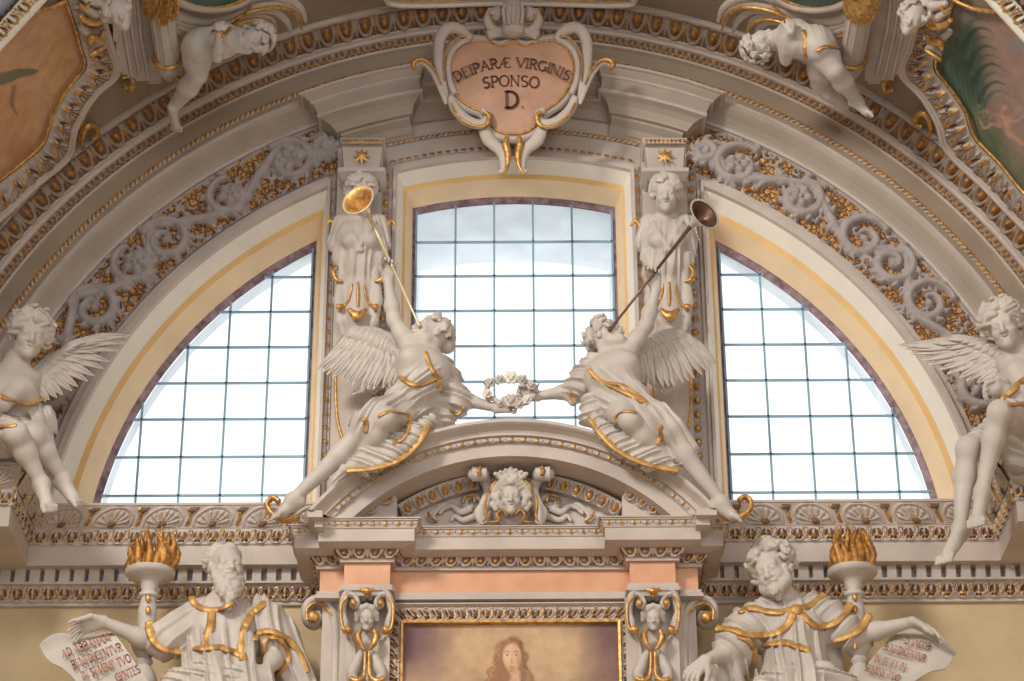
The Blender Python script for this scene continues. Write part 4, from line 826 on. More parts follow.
# ---- trumpets and wreath
for side, A, B, lb, m_ in ((-1, W(420, 327, -.90), W(366, 209, -.92), 'long gilded trumpet raised by the left pediment angel, bell up', 'gold'), (1, W(609, 331, -.90), W(694, 222, -.92), 'long dark bronze trumpet raised by the right pediment angel, bell up', 'bronze')):
    d = nrm(B-A); L = np.linalg.norm(B-A); mb = MB()
    lathe(mb, A, [(0, 0), (.018, .0), (.016, .02), (.010, .05), (.011, L*.5), (.017, L*.5+.005), (.017, L*.5+.02), (.012, L*.5+.025), (.016, L*.92), (.022, L*.97), (.03, L)], 16, axis=d)
    if 'bronze' not in MT: MT['bronze'] = mat('dark_bronze', (.20, .11, .08), rough=.35, metal=.6, bump=0); MT['paleg'] = mat('pale_gilding', (.80, .66, .42), rough=.35, metal=.4, bump=0)
    o = build('trumpet', mb, 'paleg' if side < 0 else 'bronze', origin=A); tag(o, lb, 'trumpet', 'trumpets of the pediment angels')
    mb = MB(); ax_ = nrm(V3(-.35, -.80, .12) if side < 0 else V3(.55, -.80, .12)); B0 = A+d*L*.97
    lathe(mb, B0, [(.03, 0), (.045, .07), (.075, .13), (.115, .165), (.14, .18), (.145, .174), (.135, .176), (.105, .162), (.082, .142), (.055, .105), (.03, .06), (.0, .03)], 28, axis=ax_, m=0); 
    for q, mm in zip(mb.q, (0,)): pass
    f, mi = mb.q[0]; mi[:] = np.where(np.arange(len(f)) >= 28*5, 1, 0); build('bell', mb, ['paleg' if side < 0 else 'statue', 'gold' if side < 0 else 'bronze'], o)
WR = thing('flower_wreath', tuple(W(513, 405, -.68)), 'small wreath of stucco roses held between the two pediment angels', 'wreath')
mb = MB(); R_ = np.random.RandomState(4); wp = [(500, 404), (494, 399), (487, 397), (487, 388), (493, 381), (503, 379), (513, 378), (524, 381), (533, 385), (536, 391), (532, 397), (526, 402), (518, 406), (511, 405)]
tube(mb, catmull([W(x, y, -.68) for x, y in wp], 5), .022, 8); build('stem', mb, 'statue', WR)
for k, (x, y) in enumerate([(487, 394), (490, 383), (500, 380), (511, 378), (522, 380), (531, 386), (527, 400), (519, 405), (511, 401)]):
    mb = MB(); c = W(x, y, -.72); rr = .052 if k in (3, 8) else .036; ball(mb, c, rr*.6, nu=10)
    for i in range(6): a = i*1.047; ball(mb, c+V3(math.cos(a)*rr*.7, -.01, math.sin(a)*rr*.7), (rr*.5, rr*.3, rr*.5), nu=8)
    for i in range(3): a = i*2.1+.5; ball(mb, c+V3(math.cos(a)*rr*.3, -.03, math.sin(a)*rr*.3), (rr*.36, rr*.3, rr*.36), nu=8)
    build('rose', mb, 'statue' if k % 3 else 'cream', WR)
mb = MB()
for i in range(26): x, y = wp[i % len(wp)]; c = W(x+R_.uniform(-4, 4), y+R_.uniform(-4, 4), -.69); d = nrm(R_.randn(3)); tube(mb, [c, c+d*.03, c+d*.06], [.008, .02, .004], 6, flat=(1, .4))
build('leaves', mb, 'statue', WR)
# ---- prophets
def prophet(side):
    s = 1.62; S = SD(.0082)
    if side < 0:
        J = dict(s=s, chest=W(222, 634, -.52), pel=W(222, 690, -.52), neck=W(224, 604, -.52), head=W(226, 568, -.64), up=(0, .1, 1), sh=[W(192, 620, -.52), W(256, 622, -.48)], el=[W(160, 646, -.62), W(278, 652, -.46)], wr=[W(104, 622, -.78), W(264, 676, -.80)], hip=[W(205, 700, -.5), W(240, 700, -.5)], kn=[W(180, 700, -1.1), W(262, 705, -1.1)], an=[None, None], toe=[None, None])
        body(S, J); T, M = head(S, J['head'], (.42, -1, -.02), (.0, -.05, 1), s*1.0); beard(S, T, s*1.0, 40, .16, 5, r=.014, spread=.06)
        strands(S, T, s*1.0, 16, .10, 8, r=.013, wav=.016, back=False, rng_=(-2.6, -1.5)); strands(S, T, s*1.0, 12, .08, 18, r=.012, wav=.014, back=False, rng_=(1.6, 2.9))
        hand(S, J['wr'][0], (-1, -.1, -.22), (0, -.6, .6), s, curl=.25, spread=.5, palm=(0, .2, -1)); hand(S, J['wr'][1], (-.25, -.3, -1), (-1, -.2, 0), s, curl=.35, spread=.4, palm=(0, .5, -.3))
        # tunic, sleeve, lap, mantle
        S.chain([W(222, 620, -.50), W(218, 645, -.52)], [.20, .22], k=.05, rip=folds((1, 0, .15), 26, .010, wamp=.6)); S.chain([W(198, 618, -.48), W(182, 632, -.54), W(166, 641, -.62)], [.15, .16, .15], k=.04, rip=folds((1, 0, -1), 34, .010))
        S.chain([W(164, 636, -.66), W(160, 634, -.66)], .105, k=.01, sub=True) if False else None
        S.chain([W(218, 655, -.55), W(214, 690, -.62), W(210, 740, -.7)], [.25, .30, .36], k=.04, rip=folds((1, 0, .1), 34, .017)); S.chain([W(250, 690, -.7), W(240, 720, -.8)], [.2, .25], k=.05, rip=folds((1, 0, .1), 34, .015))
        S.chain([W(160, 700, -.8), W(172, 680, -.85), W(200, 672, -.86), W(235, 676, -.85), W(255, 690, -.85)], [.05, .07, .07, .06, .05], k=.03, rip=folds((.2, 0, 1), 60, .01))
        S.chain([W(262, 612, -.44), W(280, 640, -.36), W(298, 690, -.32)], [.13, .17, .16], k=.04, rip=folds((1, 0, .35), 40, .013)); S.chain([W(263, 618, -.50), W(268, 640, -.52)], [.14, .14], k=.04, rip=folds((1, 0, .2), 38, .012))
        S.chain([W(246, 630, -.70), W(247, 655, -.72), W(246, 690, -.74)], [.045, .06, .06], k=.04, rip=folds((1, 0, 0), 60, .008))
        o = statue('seated_prophet', S, W(220, 700, -.5), 'bearded bald stucco prophet in a belted robe holding an inscribed sheet, left of the altar', 'statue', None)
        mb = MB(); S.trim(mb, [(191, 597), (196, 605), (206, 609), (212, 610), (222, 608), (232, 602)], .022); S.trim(mb, [(212, 611), (211, 622), (208, 634), (204, 648)], .026)
        S.trim(mb, [(194, 648), (205, 648), (218, 647), (230, 650), (240, 655)], .024); S.trim(mb, [(266, 602), (258, 608), (250, 616), (244, 630), (241, 644), (243, 660)], .026)
        S.trim(mb, [(254, 640), (258, 633), (270, 631), (284, 636), (294, 646), (301, 658), (306, 672)], .024); S.trim(mb, [(263, 655), (264, 643), (270, 637), (281, 640), (288, 652), (286, 664), (277, 675)], .020)
        S.trim(mb, [(150, 622), (150, 630), (155, 641), (166, 649), (180, 651)], .03); build_split('gilded_hem', mb, 'ogold', o)
    else:
        J = dict(s=s, chest=W(792, 634, -.52), pel=W(792, 690, -.52), neck=W(788, 604, -.52), head=W(773, 570, -.66), up=(-.35, .0, 1), sh=[W(752, 626, -.52), W(826, 620, -.48)], el=[W(734, 650, -.66), W(856, 636, -.55)], wr=[W(706, 660, -.86), W(912, 622, -.78)], hip=[W(775, 700, -.5), W(812, 700, -.5)], kn=[W(750, 700, -1.1), W(835, 705, -1.1)], an=[None, None], toe=[None, None])
        body(S, J); T, M = head(S, J['head'], (-.50, -.9, -.34), (-.34, -.15, 1), s*1.04); beard(S, T, s*1.04, 26, .045, 6, r=.008, spread=.036); curls(S, T, s*1.04, 34, 8, r=.019, zmin=-.5, face=1.2, out=1.6); strands(S, T, s*1.04, 30, .11, 4, r=.014, wav=.016, face=1.1)
        hand(S, J['wr'][0], (-.75, -.3, -.8), (.5, -.4, -.5), s, curl=.45, spread=.45, palm=(.3, .3, -.7)); hand(S, J['wr'][1], (.75, -.15, -.5), (-.2, -.8, .1), s, curl=.3, spread=.4, palm=(-.3, .2, -1))
        S.chain([W(790, 622, -.50), W(792, 645, -.52)], [.20, .21], k=.05, rip=folds((1, 0, .15), 30, .012, wamp=.8)); S.chain([W(770, 618, -.50), W(748, 630, -.56), W(734, 646, -.66)], [.15, .17, .15], k=.04, rip=folds((1, 0, 1), 34, .012))
        S.chain([W(812, 612, -.50), W(832, 622, -.52), W(850, 636, -.56)], [.15, .15, .13], k=.04, rip=folds((1, 0, -1), 34, .012)); S.chain([W(760, 612, -.56), W(780, 622, -.62), W(792, 622, -.66)], [.10, .10, .08], k=.04, rip=folds((.3, 0, 1), 50, .010))
        S.chain([W(792, 655, -.55), W(796, 690, -.62), W(800, 740, -.7)], [.25, .30, .36], k=.04, rip=folds((1, 0, -.1), 34, .018)); S.chain([W(750, 700, -.8), W(765, 682, -.84), W(790, 672, -.84), W(825, 672, -.84), W(848, 684, -.84)], [.05, .06, .06, .07, .07], k=.03, rip=folds((.2, 0, 1), 60, .012))
        S.chain([W(732, 655, -.60), W(726, 690, -.55)], [.15, .13], k=.04, rip=folds((1, 0, .2), 40, .015)); S.chain([W(826, 640, -.40), W(832, 690, -.36)], [.10, .12], k=.04)
        o = statue('seated_prophet', S, W(792, 700, -.5), 'curly haired stucco prophet in a knotted cape looking down, right of the altar', 'statue', None)
        mb = MB(); S.trim(mb, [(740, 611), (752, 608), (766, 611), (780, 612), (793, 609)], .024); S.trim(mb, [(797, 608), (808, 606), (817, 601), (824, 594)], .024); S.trim(mb, [(793, 614), (788, 624), (776, 633), (762, 635), (746, 634), (732, 629), (716, 628)], .026)
        S.trim(mb, [(800, 613), (808, 620), (818, 626), (832, 624), (842, 616), (851, 604)], .026); S.trim(mb, [(762, 645), (774, 643), (788, 643), (800, 647), (810, 650)], .026); S.trim(mb, [(738, 636), (748, 640), (754, 648), (753, 660)], .022); S.trim(mb, [(834, 640), (845, 637), (856, 632), (864, 624), (869, 615)], .026)
        k = S.hit(796, 611); k = W(796, 611, -.8) if k is None else k; ball(mb, k, (.05, .035, .055), nu=12); build_split('gilded_hem', mb, 'ogold', o)
prophet(-1); prophet(1)
# ---- seated angels on the side cornices
def sideangel(side):
    s = 1.5; S = SD()
    if side < 0:
        J = dict(s=s, chest=W(6, 398, -1.05), pel=W(-6, 438, -.95), neck=W(16, 362, -1.05), head=W(30, 335, -1.15), up=(.2, 0, 1), sh=[W(-24, 380, -1.05), W(30, 380, -1.0)], el=[W(-40, 420, -1.1), W(2, 404, -1.35)], wr=[W(-30, 440, -1.3), W(-28, 398, -1.5)], hip=[W(-12, 440, -1.0), W(4, 442, -.9)], kn=[W(16, 434, -1.45), W(34, 436, -1.2)], an=[W(42, 484, -1.2), W(64, 480, -.95)], toe=[W(53, 505, -1.32), W(84, 500, -1.0)], front=(.3, -1, 0))
        fw, up = (.40, -1, -.42), (.15, -.2, 1)
    else:
        J = dict(s=s, chest=W(1034, 382, -1.05), pel=W(1040, 420, -.95), neck=W(1018, 350, -1.05), head=W(1004, 326, -1.15), up=(-.2, 0, 1), sh=[W(1008, 364, -1.0), W(1056, 366, -1.05)], el=[W(1034, 396, -1.3), W(1070, 400, -1.1)], wr=[W(1006, 390, -1.4), W(1060, 440, -1.3)], hip=[W(1028, 420, -.95), W(1046, 424, -1.0)], kn=[W(968, 448, -1.25), W(1000, 412, -1.5)], an=[W(960, 530, -1.15), W(982, 492, -1.3)], toe=[W(940, 556, -1.3), W(974, 520, -1.45)], front=(-.3, -1, 0))
        fw, up = (-.40, -1, -.42), (-.25, -.2, 1)
    body(S, J); T, M = head(S, J['head'], fw, up, s*1.05); strands(S, T, s*1.05, 50, .14, 31+side, r=.015, wav=.022, face=.7); curls(S, T, s*1.05, 22, 3+side, r=.02, out=1.8, face=1.1)
    if side > 0: hand(S, J['wr'][0], (-1, -.2, .1), (0, -.5, .8), s, curl=.9, palm=(0, .2, -1))
    c = J['chest']; p = J['pel']; q = side
    S.chain([c+V3(0, 0, .0), (c+p)/2, p], [.15, .165, .20], k=.03, rip=folds((1, 0, .5*q), 40, .013)); S.chain([p+V3(0, -.1, 0), J['kn'][0]*.55+p*.45, J['kn'][0]*.8+p*.2], [.18, .15, .11], k=.03, rip=folds((.4, 0, 1), 44, .014)); S.chain([p, J['kn'][1]*.6+p*.4, J['kn'][1]*.8+p*.2], [.17, .14, .11], k=.03, rip=folds((.4, 0, 1), 44, .014))
    if side < 0:
        S.chain([W(26, 398, -1.0), W(40, 420, -.95), W(46, 442, -.9)], [.07, .11, .08], k=.03, rip=folds((1, 0, .4), 44, .012)); lb = 'winged stucco angel with curled hair sitting on the left side cornice, knees bent'
    else:
        S.chain([W(1020, 440, -1.0), W(1000, 436, -1.1), W(1030, 470, -1.0)], [.14, .11, .14], k=.04, rip=folds((.4, 0, 1), 40, .015)); S.chain([W(1004, 384, -1.35), W(996, 388, -1.40), W(996, 396, -1.36)], [.05, .055, .03], k=.02); lb = 'winged stucco angel on the right side cornice letting one bare leg dangle'
    o = statue('seated_angel', S, p+V3(0, .1, -.2), lb, 'statue', 'angels seated on the side cornices')
    mb = MB()
    if side < 0: S.trim(mb, [(0, 396), (10, 399), (22, 403), (34, 402), (42, 398)], .024); S.trim(mb, [(-8, 424), (4, 426), (16, 425)], .014)
    else: S.trim(mb, [(1002, 398), (1010, 392), (1020, 383), (1030, 376)], .024); S.trim(mb, [(1008, 405), (1016, 404), (1028, 402)], .016)
    build_split('gilded_hem', mb, 'ogold', o); mb = MB()
    if side < 0: wing(mb, [W(26, 388, -.98), W(38, 374, -.95), W(52, 361, -.9), W(70, 351, -.88)], [W(46, 403, -.95), W(72, 392, -.85), W(104, 370, -.75), W(131, 337, -.65)], 13, .052)
    else: wing(mb, [W(1016, 370, -.98), W(1004, 356, -.95), W(986, 346, -.9), W(966, 342, -.88)], [W(996, 388, -.95), W(966, 382, -.85), W(928, 366, -.75), W(898, 346, -.65)], 13, .052)
    build('wing', mb, 'statue', o)
    mb = MB()
    if side < 0: wing(mb, [W(0, 372, -.85), W(-10, 345, -.8), W(-26, 325, -.8)], [W(-20, 400, -.8), W(-45, 380, -.8), W(-70, 350, -.8)], 8, .038)
    else: wing(mb, [W(1036, 360, -.85), W(1046, 335, -.8), W(1060, 315, -.8)], [W(1056, 390, -.8), W(1080, 370, -.8), W(1100, 340, -.8)], 8, .038)
    build('wing', mb, 'statue', o)
sideangel(-1); sideangel(1)
# ================================================================== LETTERING (strokes with serifs)
def _arc(cx, cy, rx, ry, a0, a1, n=10): return [(cx+rx*math.cos(math.radians(a)), cy+ry*math.sin(math.radians(a))) for a in np.linspace(a0, a1, n)]
GL = {
 'A': (.78, [(0, [(.06, 0), (.40, 1)]), (1, [(.38, 1), (.70, 0)]), (0, [(.18, .36), (.60, .36)])], [(.06, 0), (.70, 0)]),
 'B': (.66, [(1, [(.14, 0), (.14, 1)]), (1, [(.14, 1)]+_arc(.3, .76, .24, .24, 90, -90)+[(.14, .52)]), (1, [(.14, .52)]+_arc(.32, .26, .27, .26, 90, -90)+[(.14, 0)])], [(.14, 0), (.14, 1)]),
 'C': (.72, [(1, _arc(.42, .5, .34, .5, 50, 310, 16))], []),
 'D': (.76, [(1, [(.14, 0), (.14, 1)]), (1, [(.14, 1)]+_arc(.28, .5, .38, .5, 90, -90, 14)+[(.14, 0)])], [(.14, 0), (.14, 1)]),
 'E': (.62, [(1, [(.14, 0), (.14, 1)]), (0, [(.14, 1), (.54, 1), (.54, .88)]), (0, [(.14, .52), (.44, .52)]), (0, [(.14, 0), (.56, 0), (.56, .13)])], [(.14, 0)]),
 'G': (.78, [(1, _arc(.42, .5, .34, .5, 50, 320, 16)), (1, [(.68, .42), (.68, .1)])], [(.68, .42)]),
 'H': (.78, [(1, [(.14, 0), (.14, 1)]), (1, [(.62, 0), (.62, 1)]), (0, [(.14, .5), (.62, .5)])], [(.14, 0), (.14, 1), (.62, 0), (.62, 1)]),
 'I': (.30, [(1, [(.15, 0), (.15, 1)])], [(.15, 0), (.15, 1)]),
 'J': (.40, [(1, [(.24, 1), (.24, .1), (.16, -.08), (.05, -.1)])], [(.24, 1)]),
 'M': (.92, [(0, [(.12, 0), (.16, 1)]), (1, [(.16, 1), (.45, .1)]), (0, [(.45, .1), (.74, 1)]), (1, [(.74, 1), (.80, 0)])], [(.12, 0), (.80, 0), (.16, 1), (.74, 1)]),
 'N': (.80, [(0, [(.12, 0), (.12, 1)]), (1, [(.12, 1), (.64, 0)]), (0, [(.64, 0), (.64, 1)])], [(.12, 0), (.64, 1), (.12, 1)]),
 'O': (.82, [(1, _arc(.41, .5, .34, .5, 0, 360, 22))], []),
 'P': (.62, [(1, [(.14, 0), (.14, 1)]), (1, [(.14, 1)]+_arc(.3, .73, .26, .27, 90, -90)+[(.14, .46)])], [(.14, 0), (.14, 1)]),
 'R': (.70, [(1, [(.14, 0), (.14, 1)]), (1, [(.14, 1)]+_arc(.3, .74, .25, .26, 90, -90)+[(.14, .48)]), (1, [(.32, .48), (.62, 0)])], [(.14, 0), (.14, 1), (.62, 0)]),
 'S': (.60, [(1, _arc(.31, .75, .22, .25, 40, 250, 10)+_arc(.29, .25, .24, .25, 75, -140, 10))], []),
 'T': (.68, [(1, [(.34, 0), (.34, 1)]), (0, [(.05, .87), (.05, 1), (.63, 1), (.63, .87)])], [(.34, 0)]),
 'U': (.78, [(1, [(.14, 1), (.14, .3)]+_arc(.38, .28, .24, .28, 180, 360, 8)+[(.62, 1)])], [(.14, 1), (.62, 1)]),
 'V': (.74, [(1, [(.06, 1), (.38, 0)]), (0, [(.38, 0), (.68, 1)])], [(.06, 1), (.68, 1)]),
 'Æ': (1.05, [(0, [(.05, 0), (.50, 1)]), (1, [(.54, 0), (.54, 1)]), (0, [(.54, 1), (.95, 1), (.95, .88)]), (0, [(.22, .36), (.54, .36)]), (0, [(.54, .52), (.82, .52)]), (0, [(.54, 0), (.98, 0), (.98, .13)])], [(.05, 0)]),
 '.': (.30, [(2, [(.12, .05), (.14, .05)])], []), ':': (.30, [(2, [(.12, .08), (.14, .08)]), (2, [(.12, .62), (.14, .62)])], []), ' ': (.38, [], [])}
def lettering(mb, txt, f, width=None, thick=.15):
    """f(u,v)->3D with v in cap heights; returns nothing; u runs 0..1 over the text"""
    tot = sum(GL[c][0] for c in txt); x = 0
    for c in txt:
        w, st, se = GL[c]
        segs = [(t, P) for t, P in st]+[(0, [(p[0]-.11, p[1]), (p[0]+.11, p[1])]) for p in se]
        for t, P in segs:
            P = np.array(P); hw = (.05, thick/2, .075)[t]; T = np.gradient(P, axis=0); T /= np.linalg.norm(T, axis=1)[:, None]+1e-9
            for i in range(len(P)-1):
                a, b = P[i], P[i+1]; d = nrm(b-a); e = d*hw*.35; n1 = np.array([-T[i][1], T[i][0]])*hw; n2 = np.array([-T[i+1][1], T[i+1][0]])*hw
                q = [a-e-n1, b+e-n2, b+e+n2, a-e+n1]; mb.add([f((x+p[0])/tot, p[1]) for p in q], [(0, 1, 2, 3)])
        x += w
def pxline(P, hgt, Y):
    """baseline through pixels P, cap height in pixels"""
    Q = catmull(P, 20) if len(P) > 2 else np.array([np.array(P[0], float)+(np.array(P[-1], float)-np.array(P[0], float))*t for t in np.linspace(0, 1, 20)])
    cum = np.concatenate([[0], np.cumsum(np.linalg.norm(np.diff(Q, axis=0), axis=1))]); cum /= cum[-1]
    def f(u, v):
        x = np.interp(u, cum, Q[:, 0]); y = np.interp(u, cum, Q[:, 1]); e = .02; d = nrm([np.interp(min(u+e, 1), cum, Q[:, 0])-np.interp(max(u-e, 0), cum, Q[:, 0]), np.interp(min(u+e, 1), cum, Q[:, 1])-np.interp(max(u-e, 0), cum, Q[:, 1])])
        p = (x+d[1]*v*hgt, y-d[0]*v*hgt); return W(p[0], p[1], Y(*p) if callable(Y) else Y)
    return f
# ================================================================== CARTOUCHE over the middle window
CT = thing('inscribed_cartouche', tuple(W(513, 130, -.25)), 'heart shaped pink cartouche with Latin lettering in a scrolled frame above the middle window', 'cartouche')
YC = -.42
hb = [(513, 41), (524, 46), (538, 42), (552, 41), (566, 48), (573, 62), (573, 76), (567, 90), (556, 103), (543, 112), (538, 122), (528, 131), (513, 134), (498, 131), (489, 122), (483, 112), (471, 107), (459, 98), (452, 85), (450, 70), (453, 54), (462, 44), (475, 41), (489, 42), (501, 46)]
B = catmull(hb, 6, True); c0 = np.array([512., 80.]); mb = MB(); rings = []
for r in np.linspace(0.02, 1.04, 12): rings.append([W(*(c0+(b-c0)*r), YC-.045*(1-r*r)) for b in B])
mb.add(np.array(rings).reshape(-1, 3), gridf(12, len(B), False, True))
mb.add(np.array([rings[-1], [W(*(c0+(b-c0)*1.04), YC+.12) for b in B]]).reshape(-1, 3), gridf(2, len(B), False, True)); MT['rosepanel'] = mat('dull_rose_marble', (.58, .335, .225), var=.18, scale=5, rough=.45); build('marble_panel', mb, 'rosepanel', CT)
mb = MB(); rg = [[W(*(c0+(b-c0)*r), Y_) for b in B] for r, Y_ in ((1.0, YC+.02), (1.07, YC+.0), (1.15, YC+.03), (1.17, YC+.14))]; mb.add(np.array(rg).reshape(-1, 3), gridf(4, len(B), False, True)); build('back_plate', mb, 'stone', CT)
mb = MB(); tube(mb, np.array([W(b[0], b[1], YC-.005) for b in catmull(hb, 5, True)]+[W(*hb[0], YC-.005)]), .011, 6); build('gilded_rim', mb, 'gold', CT)
mb = MB(); YT = YC-.048
lettering(mb, 'DEIPARÆ VIRGINIS', pxline([(456, 82), (470, 75), (490, 69), (513, 67), (535, 69), (554, 74), (568, 81)], 9.5, lambda x, y: YT), thick=.15)
lettering(mb, 'SPONSO', pxline([(483, 88), (496, 86.5), (511, 86), (526, 86.5), (539, 88)], 10.5, YT), thick=.14)
lettering(mb, 'D.', pxline([(504, 107.5), (526, 107.5)], 16, YT), thick=.16)
build('inscription', mb, 'letter', CT, smooth=False)
for q in (-1, 1):
    mx = lambda P: [(513+q*a, b) for a, b in P]
    mb = MB(); Y_ = YC-.03
    tube(mb, pxs(mx([(43, 40), (50, 32), (60, 28), (69, 32), (74, 44), (74, 62), (71, 80), (68, 94), (67, 103)]), Y_), [.03, .05, .06, .055, .05, .045, .04, .03, .015], 12, flat=(1, .8), up=(0, 1, 0)); tube(mb, pxs(mx([(44, 40), (52, 43), (61, 52), (65, 66), (63, 82), (58, 94)]), Y_+.01), .028, 8); build('side_scroll', mb, 'stone', CT)
    mb = MB(); tube(mb, pxs(mx([(99, 66), (96, 62), (88, 63), (80, 72), (74, 84), (69, 97), (67, 104)]), Y_-.02), [.035, .04, .035, .03, .03, .025, .012], 10, flat=(1, .8), up=(0, 1, 0)); build('outer_tendril', mb, 'stone', CT)
    mb = MB(); tube(mb, pxs(mx([(98, 69), (100, 64), (95, 60), (87, 61), (78, 71), (72, 84)]), Y_-.055), [.02, .026, .024, .016, .010, .008], 8); tube(mb, pxs(mx([(47, 36), (56, 38), (65, 48), (69, 62), (68, 80)]), Y_-.05), .009, 6); build_split('gilding', mb, 'gold', CT)
    mb = MB(); tube(mb, pxs(mx([(62, 97), (58, 108), (48, 119), (36, 124), (27, 122), (25, 114), (31, 110)]), Y_-.01), [.03, .045, .05, .045, .04, .035, .03], 12, flat=(1, .8), up=(0, 1, 0)); build('lower_scroll', mb, 'stone', CT)
    mb = MB(); tube(mb, pxs(mx([(62, 103), (56, 114), (46, 123), (34, 127), (26, 124), (24, 116), (28, 112)]), Y_-.055), [.01, .012, .014, .016, .02, .024, .022], 8); build_split('gilding', mb, 'gold', CT)
    mb = MB(); tube(mb, pxs(mx([(30, 127), (24, 140), (14, 149), (9, 158), (9, 170), (14, 172)]), Y_+.01), [.045, .06, .05, .045, .035, .02], 12, flat=(1, .7), up=(0, 1, 0)); build('pendant_leaf', mb, 'stone', CT)
    mb = MB(); tube(mb, pxs(mx([(6, 137), (7, 145), (5, 155), (6, 166), (11, 174)]), Y_-.03), [.02, .034, .03, .016, .010], 8); build_split('gilding', mb, 'gold', CT)
    mb = MB(); a, b = W(513+q*13, 14, YC-.06), W(513+q*21, 15, YC-.04); tube(mb, [a, b], [.075, .06], 16); ball(mb, b, (.03, .05, .05)); tube(mb, pxs(mx([(22, 10), (25, 20), (22, 28), (12, 33)]), YC-.02), [.03, .045, .045, .03], 10); build('crest_volute', mb, 'stone', CT)
    mb = MB(); tube(mb, [W(513+q*(17+4.5*math.cos(t)), 14+6*math.sin(t), YC-.10) for t in np.linspace(0, 5.5, 16)], .008, 6); build_split('gilding', mb, 'gold', CT)
mb = MB(); tube(mb, pxs([(513, 2), (513, 12), (513, 24), (513, 34)], YC-.05), [.07, .12, .10, .10], 14, flat=(1, .6), up=(0, 1, 0))
for k in range(-2, 3): tube(mb, pxs([(513+k*4, 4), (513+k*5, 12), (513+k*4, 24)], YC-.115), [.01, .018, .012], 8)
tube(mb, pxs([(488, 36), (500, 32), (513, 34), (526, 32), (538, 36)], YC-.01), .05, 12, flat=(1, .8), up=(0, 1, 0)); build('crest_shell', mb, 'stone', CT)
